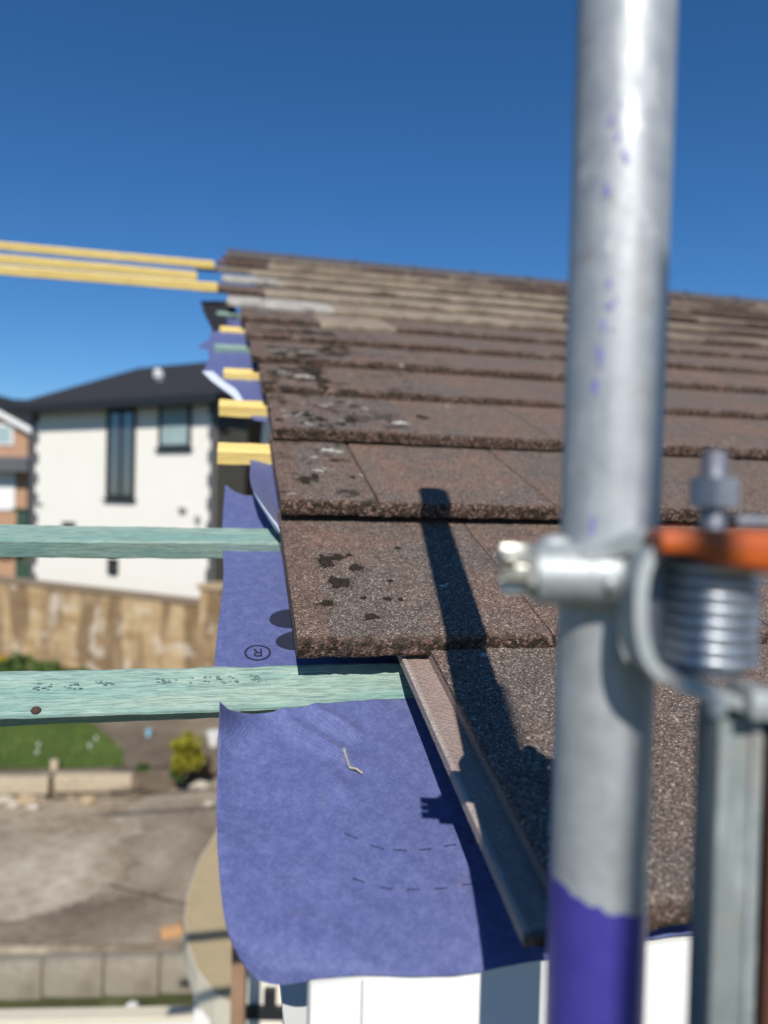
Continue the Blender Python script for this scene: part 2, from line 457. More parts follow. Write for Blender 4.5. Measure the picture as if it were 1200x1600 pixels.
tiles[(2, 0)]['label'] = 'greyish half-width roof tile at the verge with chipped nose, above the moss-clumped tile'
t10 = tiles[(1, 0)]
def tile_uv(px, py, k=1):    # photo position -> tile coordinates on course k's top face
    tm = world(tiles[(k, 0)]); n_ = (tm.to_3x3() @ Vector((0, 0, 1))); p_ = tm @ Vector((0, 0, TH))
    q = tm.inverted() @ Pplane(px, py, p_, n_); return q.x, q.y
for j, (px, py, rx, ry) in enumerate([(508, 878, .0105, .019), (527, 872, .008, .010), (556, 888, .009, .009), (530, 912, .0125, .015), (545, 868, .003, .004), (580, 965, .009, .006), (606, 937, .0045, .005), (626, 937, .003, .004), (621, 857, .004, .004), (568, 935, .003, .003), (510, 944, .008, .006), (610, 909, .0028, .003)]):
    u, v = tile_uv(px, py); moss_patch(t10, u, v, rx, ry, j+1, .0055 if rx > .007 else .003)
for j, (px, py, rx, ry, k) in enumerate([(478, 752, .008, .02, 2), (492, 745, .006, .012, 2), (522, 720, .006, .006, 2), (552, 746, .005, .006, 2), (660, 652, .012, .015, 3), (480, 648, .012, .02, 3), (500, 655, .008, .02, 3), (548, 655, .012, .02, 3)]):
    u, v = tile_uv(px, py, k); moss_patch(tiles[(k, 0)], u, v, rx, ry, j+30, .003)

LICH = simple('pale_lichen', (.46, .45, .40), .95, .3, 300, bump=.001)
def patch_at(px, py, k, wpx, kind, seed, asp=.8):
    u, v = tile_uv(px, py, k); xw = (world(tiles[(k, 0)]) @ Vector((u, v, 0))).x; best = None
    for (kk, ii), t_ in tiles.items():
        if kk == k:
            w_ = t_.data.vertices; lx_ = (world(t_).inverted() @ RP(xw, (k-1)*G, 0)).x
            if 0 <= lx_ <= TW and (best is None or lx_ < best[1]): best = (t_, lx_)
    if best is None or v < .012 or v > .36: return
    d_ = .72+.314*(k-1)+v*.9; rx = wpx/FPX*d_*.5
    o_ = moss_patch(best[0], best[1], v, rx, rx*asp, seed, .0045 if kind == 'moss' else .0009)
    if kind == 'lichen': o_.name = 'lichen_patch'; o_.data.materials[0] = LICH
for j, (px, py, k, wp) in enumerate([(412, 534, 6, 18), (426, 548, 5, 18), (470, 548, 5, 40), (452, 556, 5, 14), (432, 581, 4, 26), (470, 587, 4, 36), (500, 581, 4, 16), (414, 596, 4, 14), (625, 660, 3, 44), (507, 634, 3, 24), (475, 645, 3, 22), (478, 661, 3, 18), (543, 630, 3, 12), (446, 650, 3, 12), (512, 703, 2, 40), (498, 735, 2, 24), (520, 734, 2, 8), (563, 741, 2, 8), (728, 553, 6, 36), (815, 560, 6, 50), (850, 562, 6, 44), (692, 915, 1, 15), (614, 905, 1, 6), (1134, 690, 3, 10)]):
    patch_at(px, py, k, wp*.8, 'lichen', 60+j, .62)
    patch_at(px+wp*.42, py+(j % 3-1)*3, k, wp*.4, 'lichen', 160+j, .8)
rg_ = random.Random(77)
for k, y0_, y1_, n_, xm in ((7, 500, 512, 10, 500), (6, 516, 538, 26, 540), (5, 543, 566, 30, 540), (4, 574, 615, 30, 510), (3, 628, 670, 14, 560)):
    for j in range(n_):
        patch_at(rg_.uniform(418, xm), rg_.uniform(y0_, y1_), k, rg_.uniform(7, 34)*(.8 if k > 3 else .5), 'moss', 100+k*20+j, rg_.uniform(.6, 1.2))

# ridge
RIDGE = simple('ridge_tile_grey', (.075, .068, .070), .85, .35, 30, bump=.001)
s_r = 13*G+.33
rb_group = 'half-round ridge tiles'
xr = -.149; j = 0
while xr < 4.7:
    b = MB(); rings = []; L = .448
    for (xx, rr_) in ((0, .106), (.03, .106), (.032, .100), (L, .100)):
        ring = []
        for a in range(13):
            t = math.pi*(a/12)*1.1 - .05*math.pi
            ring.append(RP(xr+xx, s_r, -.09) + Vector((0, -math.cos(t)*rr_*1.25, math.sin(t)*rr_*.95)))
        for a in range(12, -1, -1):
            t = math.pi*(a/12)*1.1 - .05*math.pi
            ring.append(RP(xr+xx, s_r, -.09) + Vector((0, -math.cos(t)*rr_*1.25*.86, math.sin(t)*rr_*.95*.86)))
        rings.append(ring)
    b.loft(rings, True)
    o = b.build('ridge_tile', RIDGE, None, smooth=True, origin=RP(xr, s_r, -.09))
    tag(o, 'dark grey half-round ridge tile, %s along the ridge from the open verge' % ORD[j+1], 'ridge tile', rb_group)
    xr += L+.004; j += 1

# ------------------------------------------------------------------ battens
def batten(x0, x1, s, n, mat, label, roll=0.0, hgt=.025, wid=.05, twist=0.0):
    c = RP((x0+x1)/2, s, n); L = x1-x0
    mw = Matrix.Translation(c) @ Matrix.Rotation(THETA+roll, 4, 'X') @ Matrix.Rotation(twist, 4, 'Z')
    rings = []; N = max(8, int(L/.012)); bv = .0022
    sd = Vector((x0*3+s*5, s*7, n*50))
    for i in range(N+1):
        xx = -L/2+L*i/N; ring = []
        for (yy, zz) in ((-wid/2+bv, -hgt/2), (wid/2-bv, -hgt/2), (wid/2, -hgt/2+bv), (wid/2, hgt/2-bv), (wid/2-bv, hgt/2), (-wid/2+bv, hgt/2), (-wid/2, hgt/2-bv), (-wid/2, -hgt/2+bv)):
            k = .0008*fbm(Vector((xx*26, yy*40, zz*40))+sd, 3)
            bow = .0015*math.sin(xx*2.1+sd.x)
            ring.append(mw @ Vector((xx + (.001*fbm(Vector((yy*90, zz*90, 3))+sd, 2) if i in (0, N) else 0), yy+k*1.2+bow*.3, zz+k+bow)))
        rings.append(ring)
    b = MB(); b.loft(rings, True)
    e = b.build('roof_batten', mat, None, smooth=True, origin=None, angle=30)
    # put the origin on the batten so grain runs along its own length
    inv = mw.inverted(); e.data.transform(inv); e.matrix_world = mw
    tag(e, label, 'batten', 'treated roofing battens')
    return e, mw
def xat(px, py, n):  return roofpt(px, py, n)[0]
NB = -.043
sB = .042
# B1: loose, standing turned on its edge
s1 = roofpt(300, 1082, -.058)[1]; xe = roofpt(643, 1066, -.058)[0]
B1, mB1 = batten(-1.0, xe, s1, -.058, W_GREEN, 'pale green batten with a knot, lowest of all, beside the eave tile', roll=R(32))
B2, mB2 = batten(-1.3, .9, G+sB-.014, NB-.013, W_GREEN, 'pale green batten crossing in front of the white house, second up from the eave', hgt=.029, wid=.053)
def lx(px, k): return roofpt(px, 0, 0)[0]
ends = {3: (340, 712, W_YELLOW, 'short yellow batten end above the blue underlay and the long green batten'),
        4: (341, 650, W_YELLOW, 'short yellow batten end, second lowest of the yellow ones'),
        5: (349, 588, W_YELLOW, 'short yellow batten end just under the green batten end'),
        6: (334, 547, W_GREEN, 'green batten end between two yellow batten ends'),
        7: (343, 517, W_YELLOW, 'short yellow batten end, uppermost of the short ones, above a green end'),
        8: (338, 490, W_GREEN, 'small green batten end topmost under the whitish tile course')}
for k, (px, py, mt, lab) in ends.items():
    x0 = roofpt(px, py, NB)[0]
    batten(x0, 1.6, (k-1)*G+sB-.006, NB-.003+DZ.get(k, 0)*.9, mt, lab, hgt=.03)
batten(-2.6, -.156, 7.75*G, .018, W_YELLOW, 'long yellow batten against the sky, lowest of the three', hgt=.037, wid=.03)
batten(-2.6, -.263, 8.9*G, .013, W_YELLOW, 'long yellow batten against the sky, middle one of three', hgt=.037, wid=.03)
batten(-2.6, -.193, 9.9*G, .036, W_YELLOW, 'long yellow batten against the sky, topmost of the three', hgt=.037, wid=.03)
for k in (12, 13):
    batten(.1, 4.3, (k-1)*G+sB, NB, W_YELLOW, 'yellow batten hidden beneath the tiles by the ridge')
KN = simple('knot_dark', (.075, .045, .032), .8, .5, 200)

# ------------------------------------------------------------------ underlay
def sheet(name, rows, nu, label, hfun=None, group='blue roofing underlay pieces', n0=-.0575, thick=.0009, sharp=False):
    # rows: list of rows, each a list of (px,py,n) photo outline points lying on the roof at offset n
    def resample(pts, n):
        P3 = [RP(*roofpt(a, b_, c), c) for a, b_, c in pts]
        d = [0]
        for q in range(1, len(P3)): d.append(d[-1]+(P3[q]-P3[q-1]).length)
        out = []
        for i in range(n+1):
            t = d[-1]*i/n; q = 0
            while q < len(d)-2 and d[q+1] < t: q += 1
            f = (t-d[q])/max(1e-9, d[q+1]-d[q])
            a = P3[max(q-1, 0)]; b_ = P3[q]; c = P3[q+1]; e = P3[min(q+2, len(P3)-1)]
            out.append(.5*((2*b_)+(c-a)*f+(2*a-5*b_+4*c-e)*f*f+(3*b_-a-3*c+e)*f**3))
        return out
    base = [resample(r_, nu) for r_ in rows]
    nv = 14*(len(rows)-1); grid = []
    for j in range(nv+1):
        t = (len(rows)-1)*j/nv; q = min(int(t), len(rows)-2); f = t-q
        a = base[max(q-1, 0)]; b_ = base[q]; c = base[q+1]; e = base[min(q+2, len(rows)-1)]
        if sharp: grid.append([b_[i].lerp(c[i], f) for i in range(nu+1)]); continue
        grid.append([.5*((2*b_[i])+(c[i]-a[i])*f+(2*a[i]-5*b_[i]+4*c[i]-e[i])*f*f+(3*b_[i]-a[i]-3*c[i]+e[i])*f**3) for i in range(nu+1)])
    org = grid[nv//2][nu//2]
    vs = []; 
    for row in grid:
        for p in row:
            q = p-O0; x, s = q.dot(XA), q.dot(SA)
            vs.append(p + NA*(hfun(x, s) if hfun else 0) - org)
    fs = [(j*(nu+1)+i, j*(nu+1)+i+1, (j+1)*(nu+1)+i+1, (j+1)*(nu+1)+i) for j in range(nv) for i in range(nu)]
    me = bpy.data.meshes.new(name); me.from_pydata([tuple(v) for v in vs], [], fs)
    uvl = me.uv_layers.new(name='UVMap')
    for lp in me.loops:
        q = Vector(vs[lp.vertex_index])+org-O0; uvl.data[lp.index].uv = (q.dot(XA), q.dot(SA))
    me.materials.append(U_BLUE); me.materials.append(U_BACK)
    for p in me.polygons: p.use_smooth = True
    # make sure faces look up the roof normal
    if sum(p.normal.dot(NA) for p in me.polygons) < 0: me.flip_normals()
    o = bpy.data.objects.new(name, me); COL.objects.link(o); o.location = org
    md = o.modifiers.new('solid', 'SOLIDIFY'); md.thickness = thick; md.offset = -1; md.material_offset = 1
    if label: tag(o, label, 'underlay', group)
    return o
def wrinkle(a, seed, sc=(14, 14)):
    def f(x, s): return a*fbm(Vector((x*sc[0]+seed, s*sc[1], seed)), 3) + a*.35*fbm(Vector((x*60+seed, s*60, seed)), 3)
    return f
N0 = -.0565
def low_h(x, s):
    q = .0034*fbm(Vector((x*13+3, s*13, 3)), 3) + .0006*fbm(Vector((x*70, s*70, 1)), 3)
    # two raised creases below the batten
    for (ax, as_, bx, bs, hgt, wd) in creases:
        a = Vector((ax, as_, 0)); b_ = Vector((bx, bs, 0)); p = Vector((x, s, 0)); t = max(0, min(1, (p-a).dot(b_-a)/(b_-a).length_squared))
        d = (p-(a+(b_-a)*t)).length; q += hgt*math.exp(-(d/wd)**2)*math.sin(math.pi*min(1, max(.0, t)))**.8
    return q
def rp2(px, py): return roofpt(px, py, N0)
creases = [(*rp2(430, 1128), *rp2(560, 1195), .013, .009), (*rp2(480, 1122), *rp2(570, 1150), .012, .008), (*rp2(500, 1190), *rp2(545, 1260), .005, .010)]
lowrows = [
    [(344, 1096, .010), (362, 1110, -.012), (400, 1116, -.038), (470, 1104, -.040), (560, 1094, -.050), (680, 1086, N0), (800, 1075, N0), (1000, 1060, N0)],
    [(342, 1150, -.030), (370, 1152, -.042), (420, 1152, -.050), (500, 1148, N0), (600, 1145, N0), (720, 1140, N0), (850, 1130, N0), (1060, 1115, N0)],
    [(339, 1250, -.050), (380, 1250, N0), (450, 1250, N0), (540, 1250, N0), (650, 1250, N0), (780, 1245, N0), (920, 1240, N0), (1120, 1230, N0)],
    [(341, 1345, -.054), (390, 1350, N0), (470, 1350, N0), (570, 1350, N0), (690, 1350, N0), (820, 1345, N0), (970, 1335, N0), (1200, 1320, N0)],
    [(352, 1440, -.060), (400, 1450, N0), (490, 1450, N0), (590, 1448, N0), (720, 1440, N0), (860, 1425, N0), (1010, 1412, N0), (1260, 1395, N0)],
    [(374, 1496, -.068), (425, 1506, -.062), (510, 1500, -.060), (620, 1498, -.059), (750, 1486, -.058), (890, 1470, -.058), (1040, 1455, -.058), (1300, 1430, -.058)],
    [(400, 1531, -.074), (440, 1538, -.072), (530, 1527, -.066), (640, 1527, -.062), (775, 1512, -.060), (910, 1487, -.060), (1060, 1462, -.060), (1330, 1440, -.060)],
]
low = sheet('roofing_underlay', lowrows, 120, 'blue underlay sheet over the eave below the green batten, with a curled top corner', low_h)
mid_h = wrinkle(.0014, 9)
mrows = [
    [(352, 757, N0), (375, 772, N0+.0), (400, 774, N0), (440, 770, N0), (560, 764, N0)],
    [(347, 830, N0), (375, 832, N0), (410, 832, N0), (460, 830, N0), (590, 826, N0)],
    [(349, 900, N0), (380, 900, N0), (430, 898, N0), (500, 896, N0), (640, 890, N0)],
    [(341, 975, N0), (385, 975, N0), (440, 973, N0), (520, 970, N0), (680, 965, N0)],
    [(334, 1045, N0), (385, 1043, N0), (450, 1040, N0), (540, 1036, N0), (720, 1030, N0)],
    [(332, 1085, N0-.004), (385, 1083, N0-.004), (455, 1080, N0-.004), (550, 1076, N0-.004), (740, 1070, N0-.004)],
]
mid = sheet('roofing_underlay', mrows, 40, 'blue underlay strip with printed marks between the two green battens', mid_h)
# flap that hangs free above batten two, turning its white back out
frows = [
    [(390, 700, -.050), (404, 698, -.052), (425, 696, -.054), (470, 692, -.054)],
    [(391, 728, -.034), (404, 724, -.042), (425, 720, -.050), (475, 712, -.054)],
    [(391, 748, -.018), (404, 746, -.034), (426, 744, -.048), (480, 736, -.054)],
    [(398, 770, -.004), (412, 772, -.024), (432, 772, -.045), (490, 764, -.054)],
    [(414, 794, .000), (426, 800, -.018), (442, 802, -.040), (500, 796, -.054)],
    [(434, 822, -.004), (440, 824, -.016), (452, 824, -.036), (510, 818, -.054)],
]
flap = sheet('roofing_underlay', frows, 24, 'torn blue underlay flap with a white back, curling up beside the verge tile', wrinkle(.001, 4))
urows = [
    [(338, 498, -.064), (348, 498, -.062), (366, 498, N0), (420, 496, N0)],
    [(331, 512, -.066), (345, 512, -.060), (370, 512, N0), (430, 510, N0)],
    [(327, 530, -.064), (342, 528, -.060), (370, 526, N0), (435, 524, N0)],
    [(308, 542, -.058), (335, 538, -.060), (370, 536, N0), (440, 534, N0)],
    [(326, 548, -.062), (340, 548, -.060), (375, 548, N0), (445, 546, N0)],
    [(326, 562, -.062), (342, 562, -.060), (378, 562, N0), (450, 560, N0)],
    [(317, 582, -.062), (335, 586, -.060), (385, 586, N0), (460, 584, N0)],
    [(345, 604, -.058), (365, 610, -.058), (395, 614, N0), (470, 612, N0)],
    [(370, 622, -.056), (380, 627, -.058), (400, 632, N0), (475, 632, N0)],
    [(380, 636, -.058), (388, 640, -.058), (402, 656, N0), (480, 660, N0)],
]
upp = sheet('roofing_underlay', urows, 26, 'ragged blue underlay scrap fluttering behind the short upper batten ends', wrinkle(.003, 14, (22, 22)), sharp=True)
b = MB(); top = []; bot = []
for (ax_, ay_, bx_, by_) in ((316, 580, 332, 580), (330, 594, 350, 596), (346, 606, 366, 606), (360, 616, 372, 612), (376, 632, 380, 626)):
    top.append(RP(*roofpt(ax_, ay_, -.050), -.050)); bot.append(RP(*roofpt(bx_, by_, -.046), -.046))
b.add(top+bot+[q-NA*.002 for q in top+bot], [f for i in range(4) for f in ((i, i+1, 6+i, 5+i), (10+i, 15+i, 16+i, 11+i))]+[(i, 10+i, 11+i, i+1) for i in range(4)]+[(5+i, 6+i, 16+i, 15+i) for i in range(4)])
b.build('folded_edge', U_BACK, upp, smooth=True)
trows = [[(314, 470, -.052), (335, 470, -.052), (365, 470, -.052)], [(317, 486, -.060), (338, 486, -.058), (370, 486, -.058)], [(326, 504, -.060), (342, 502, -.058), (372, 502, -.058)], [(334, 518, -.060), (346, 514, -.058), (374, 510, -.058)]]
o = sheet('shade_sheet', trows, 12, 'black sheet standing in for the shade under the overhanging upper tiles', wrinkle(.004, 8, (20, 20)), sharp=True)  # near-black sheet added in place of the shade below the overhanging tiles
o['group'] = ''; del o['group']; o['category'] = 'shade sheet'; SHADE_BLACK = simple('shade_black', (.012, .012, .016), .9, .3, 60); o.data.materials[0] = SHADE_BLACK; o.data.materials[1] = SHADE_BLACK
# underlay carrying on under the tiled slope
b = MB(); e1_ = [(396, 768, -.003), (407, 785, .001), (420, 803, .001), (432, 818, -.002), (437, 829, -.006)]; e2_ = [(398, 776, -.010), (411, 797, -.020), (421, 813, -.024), (431, 829, -.022), (437, 835, -.016)]
top = [RP(*roofpt(a_, c_, n_+.002), n_+.002) for a_, c_, n_ in e1_]; bot = [RP(*roofpt(a_, c_, n_), n_) for a_, c_, n_ in e2_]
b.add(top+bot, [(i, i+1, 6+i, 5+i) for i in range(4)]); o = b.build('turned_back_edge', U_BACK, flap, smooth=True)
md = o.modifiers.new('solid', 'SOLIDIFY'); md.thickness = .0009; md.offset = 0
b = MB(); g = [(.05, -.20), (4.6, -.20), (4.6, 13*G+.4), (.05, 13*G+.4)]
b.add([RP(x, s, -.064) for x, s in g]+[RP(x, s, -.066) for x, s in g], [(0, 1, 2, 3), (7, 6, 5, 4), (0, 4, 5, 1), (1, 5, 6, 2), (2, 6, 7, 3), (3, 7, 4, 0)])
o = b.build('roofing_underlay', U_BLUE, None, origin=RP(2, 2, -.064)); tag(o, 'main blue underlay spread beneath all the tiled slope', 'underlay', 'blue roofing underlay pieces')

# printed marks
DASH = simple('faded_print', (.030, .036, .085), .7, .4, 300)
def decal(parent, name, polys, hf, lift=.0011, n0=N0, mat=INK):
    b = MB()
    for poly in polys:
        c = Vector((sum(p[0] for p in poly)/len(poly), sum(p[1] for p in poly)/len(poly)))
        vs = [RP(x, s, n0+lift+hf(x, s)) for x, s in poly]; n = len(poly)
        b.add(vs, [tuple(range(n))])
    return b.build(name, mat, parent)
def quadstrip(pts, wd):
    out = []
    for a, b_ in zip(pts[:-1], pts[1:]):
        a = Vector(a); b_ = Vector(b_); t = (b_-a).normalized(); q = Vector((-t.y, t.x))*wd/2
        out.append([tuple(a-q), tuple(b_-q), tuple(b_+q), tuple(a+q)])
    return out
cx, cs = rp2(402.5, 1021); ex_ = rp2(422, 1021)[0]-cx; es_ = rp2(402, 1010)[1]-cs
rr_ = (abs(ex_)+abs(es_))/2
ring = [(cx+rr_*math.cos(a*math.pi/16), cs+rr_*math.sin(a*math.pi/16)) for a in range(33)]
polys = quadstrip(ring, rr_*.17)
def rr2(x, y): return (cx - x*rr_*.5, cs - y*rr_*.55)     # turned upside down as printed
for pl in ([(-.55, -.95), (-.55, .95)], [(-.55, .82), (.25, .82), (.5, .55), (.5, .3), (.25, .05), (-.55, .05)], [(.0, .05), (.6, -.95)]):
    polys += quadstrip([rr2(*p) for p in pl], rr_*.15)
decal(mid, 'printed_mark', polys, mid_h)
for (px, py, ax, bx) in ((457, 967, 36, 14), (464, 1001, 33, 15)):
    c0, c1 = rp2(px, py); a_ = rp2(px+ax, py)[0]-c0; s_ = rp2(px, py-bx)[1]-c1
    for t_ in (1,):
        poly = [(c0+a_*math.cos(k*math.pi/16)*1.0+s_*.15*math.sin(k*math.pi/16), c1+s_*math.sin(k*math.pi/16)) for k in range(32)]
        fan = [[(c0, c1), poly[k], poly[(k+1) % 32]] for k in range(32)]
        decal(mid, 'printed_mark', fan, mid_h)
dl = []
for row in ([(548, 1308), (590, 1325), (625, 1330), (665, 1328), (703, 1322), (740, 1315)], [(560, 1375), (603, 1388), (645, 1391), (688, 1389), (732, 1383), (775, 1378)]):
    for (px, py) in row:
        dx = 10; sl = (1330-py)*0
        j = row.index((px, py)); nx_ = row[min(j+1, 5)]; pv = row[max(j-1, 0)]
        t = (nx_[1]-pv[1])/max(1, nx_[0]-pv[0])
        a = rp2(px-dx, py-dx*t); b_ = rp2(px+dx, py+dx*t)
        decal(low, 'printed_dash', quadstrip([a, ((a[0]+b_[0])/2, (a[1]+b_[1])/2), b_], .0011), low_h, mat=DASH)
# stray nail lying on the sheet
b = MB(); a = RP(*rp2(537, 1180), N0+.006); c = RP(*rp2(546, 1204), N0+.004); e = RP(*rp2(566, 1212), N0+.003)
b.tube([a, a.lerp(c, .5), c], .0016, 10); b.cyl(a-(c-a)*.02, a+(c-a)*.04, .0034, 14)
o = b.build('clout_nail', G_BRIGHT, None, smooth=True, origin=a); tag(o, 'bent galvanised nail sticking out of the blue eave underlay', 'nail')
b = MB(); b.tube([c, c.lerp(e, .5)+NA*.002, e], .0011, 8)
o = b.build('wood_splinter', W_GREY, None, origin=c); tag(o, 'small brown splinter lying beside the nail on blue underlay', 'splinter')

# ink-jet print and knot on batten one
def on_b1(px, py):
    n_ = (mB1.to_3x3() @ Vector((0, 0, 1))); p_ = mB1 @ Vector((0, 0, .0125))
    return mB1.inverted() @ Pplane(px, py, p_, n_)
b = MB(); rg = random.Random(3)
for (xa, xb, ya) in ((52, 84, 1072), (100, 128, 1071), (150, 176, 1068), (246, 276, 1064), (296, 302, 1062), (318, 330, 1060), (338, 352, 1061), (355, 372, 1060), (392, 420, 1058)):
    for _ in range(int((xb-xa)/2.2)):
        q = on_b1(rg.uniform(xa, xb), ya + rg.uniform(-4, 6)); L = rg.uniform(.0008, .0022)
        b.add([mB1 @ Vector((q.x+sx*L, q.y+sy*.00035, .0136)) for sx, sy in ((-1, -1), (1, -1), (1, 1), (-1, 1))], [(0, 1, 2, 3)])
b.build('lettering', simple('faded_ink', (.10, .16, .15), .8, .3, 300), B1)
b = MB(); q = on_b1(56, 1110); rings = []
for (kk, z) in ((1.0, .0127), (.8, .0142), (.55, .0132), (.3, .0142), (.02, .0140)):
    rings.append([mB1 @ Vector((q.x+.0050*kk*math.cos(a*math.pi/10)*(1+.1*math.sin(a*2)), q.y+.0042*kk*math.sin(a*math.pi/10), z)) for a in range(20)])
b.loft(rings, True); b.build('knot', KN, B1, smooth=True)

# ------------------------------------------------------------------ eaves carpentry
fy = RP(0, -.275, 0).y
ftop = RP(0, -.292, -.075).z
xL = P(515, 1570, .42).x
b = MB(); b.box(((xL+2.4)/2, fy+.011, ftop-.10), (2.4-xL, .022, .20), bev=.0015)
root = b.build('fascia_board', WHITE, None, smooth=True, origin=(xL, fy, ftop-.1)); tag(root, 'white plastic fascia board under the blue underlay at the eave', 'fascia')
b = MB(); xs_ = P(617, 1570, .42).x; b.box((xs_, fy-.001, ftop-.1), (.0012, .0015, .2)); b.build('joint_line', simple('joint_grey', (.35, .35, .36)), root)
b = MB(); b.box(((xL+2.4)/2, fy+.16, ftop-.19), (2.4-xL, .276, .012)); o = b.build('soffit_board', WHITE, root)
RAF = W_GREY
for j in range(5):
    x = .22+j*.6
    b = MB(); h = .12
    vs = [RP(x+dx, s, n) for s in (-.255, 13*G+.25) for (dx, n) in ((-.022, -.067), (.022, -.067), (.022, -.067-h), (-.022, -.067-h))]
    b.add(vs, [(0, 1, 2, 3), (7, 6, 5, 4), (0, 4, 5, 1), (1, 5, 6, 2), (2, 6, 7, 3), (3, 7, 4, 0)])
    o = b.build('rafter', RAF, None, origin=RP(x, 0, -.1)); tag(o, 'timber rafter under the blue underlay of the tiled slope', 'rafter', 'roof rafters')
HW = simple('host_wall_render', (.62, .60, .55), .9, .1, 6, bump=.002)
ya_ = fy+.30; q_ = RP(0, 13*G+.3, -.2); slope_ = math.tan(THETA); za_ = q_.z-(q_.y-ya_)*slope_; yb_ = q_.y+3.6
pr_ = [(ya_, 0), (yb_, 0), (yb_, q_.z-3.6*.436), (q_.y, q_.z), (ya_, za_)]
b = MB(); b.add([Vector((x, y, z)) for x in (.20, 5.0) for y, z in pr_], [(0, 1, 2, 3, 4), (9, 8, 7, 6, 5)]+[(i, (i+1) % 5, 5+(i+1) % 5, 5+i) for i in range(5)]); o = b.build('bungalow_wall', HW, None, origin=(2.6, fy+2.5, 0)); tag(o, 'pale rendered house wall beneath the tiled roof being stripped', 'wall')
b = MB(); g = [RP(.06, 13*G+.36, -.07), RP(4.7, 13*G+.36, -.07)]
g2 = [q+Vector((0, 3.9, -1.7)) for q in g]
b.add([g[0], g[1], g2[1], g2[0]]+[q-Vector((0, 0, .05)) for q in (g[0], g[1], g2[1], g2[0])], [(0, 1, 2, 3), (7, 6, 5, 4), (0, 4, 5, 1), (1, 5, 6, 2), (2, 6, 7, 3), (3, 7, 4, 0)])
o = b.build('rear_roof_slope', RIDGE, None, origin=g[0]); tag(o, 'rear slope of the brown tiled roof beyond the ridge', 'roof slope')

# ------------------------------------------------------------------ scaffold standard, clamp and gate
PA = P(950, 893, .362)
fr = Matrix.Translation(PA) @ Matrix.Rotation(-YAW, 4, 'Z')       # local x right, y away, z up
TR = .02415
def pole_ring(z, r=TR, n=64, wob=0): return [Vector((r*math.cos(2*math.pi*j/n), r*math.sin(2*math.pi*j/n), z)) for j in range(n)]
lean = Matrix.Rotation(R(.15), 4, 'Y')
pole = empty('scaffold_tube', mw=fr @ lean); tag(pole, 'upright galvanised scaffold tube with blue-purple paint at its foot, in front of the roof', 'scaffold tube')
pm = world(pole)
b = MB(); rings = [[pm @ q for q in pole_ring(z)] for z in (-1.6, -.8, -.2, 0, .2, .4, .69)]
rings += [[pm @ q for q in pole_ring(.69, TR-.004)], [pm @ q for q in pole_ring(.3, TR-.004)]]
b.loft(rings, True); b.build('tube', G_TUBE, pole, smooth=True)
# paint band
b = MB(); n = 96; top = []; bot = []
for j in range(n):
    a = 2*math.pi*j/n; x = math.cos(a); y = math.sin(a)
    z = -.1625 - .0072*x + .0035*fbm(Vector((x*3, y*3, 1)), 4)
    top.append(pm @ Vector(((TR+.0003)*x, (TR+.0003)*y, z))); bot.append(pm @ Vector(((TR+.0003)*x, (TR+.0003)*y, -.75)))
rin_t = [pm @ Vector(((TR-.0005)*math.cos(2*math.pi*j/n), (TR-.0005)*math.sin(2*math.pi*j/n), (pm.inverted() @ top[j]).z)) for j in range(n)]
b.loft([bot, top, rin_t], False); b.build('painted_end', PURPLE, pole, smooth=True, angle=60)
# paint flecks
rg = random.Random(5); FLECK = simple('purple_flecks', (.22, .20, .48), .5, .25, 300)
flk = [(968, 165, 3, 9), (955, 190, 4, 7), (966, 212, 4, 8), (977, 245, 7, 10), (950, 296, 6, 10), (952, 448, 4, 12), (951, 480, 8, 5), (944, 505, 5, 12), (957, 515, 3, 4), (937, 548, 6, 15), (931, 610, 6, 17), (928, 822, 6, 14), (962, 470, 3, 6), (938, 575, 3, 5), (958, 180, 2, 5)]
for (px, py, wx, wy) in flk:
    vr_ = ray(px, py); best = None
    iv = pm.inverted(); o_ = iv @ CAM; d_ = iv.to_3x3() @ vr_
    A = d_.x**2+d_.y**2; B_ = 2*(o_.x*d_.x+o_.y*d_.y); C = o_.x**2+o_.y**2-TR**2; D = B_*B_-4*A*C
    if D < 0: continue
    h = o_ + d_*((-B_-math.sqrt(D))/(2*A)); a0 = math.atan2(h.y, h.x); z0 = h.z
    b = MB()
    for sub in range(3):
        da0 = rg.uniform(-1, 1)*wx*.0003/TR*.5; dz0 = rg.uniform(-1, 1)*wy*.00032*.6
        poly = []
        for k in range(12):
            t = 2*math.pi*k/12; q = 1+.5*fbm(Vector((math.cos(t), math.sin(t), px+sub)), 3)
            aa = a0+da0+wx*.00032/TR*.55*q*math.cos(t); zz = z0+dz0+wy*.00032*.6*q*math.sin(t)
            poly.append(pm @ Vector(((TR+.0003+.0001*sub)*math.cos(aa), (TR+.0003+.0001*sub)*math.sin(aa), zz)))
        c = sum(poly, Vector())/12; cl = iv @ c; rr_ = math.hypot(cl.x, cl.y); cl.x *= (TR+.00032)/rr_; cl.y *= (TR+.00032)/rr_
        b.add([pm @ cl]+poly, [(0, 1+k, 1+(k+1) % 12) for k in range(12)])
    b.build('paint_fleck', FLECK, pole)

clamp = empty('gate_clamp', mw=fr); tag(clamp, 'zinc swing-gate clamp with coil spring and orange lever bolted round the scaffold tube', 'clamp')
def LB(vs_mb): vs_mb.v = [fr @ q for q in vs_mb.v]; return vs_mb
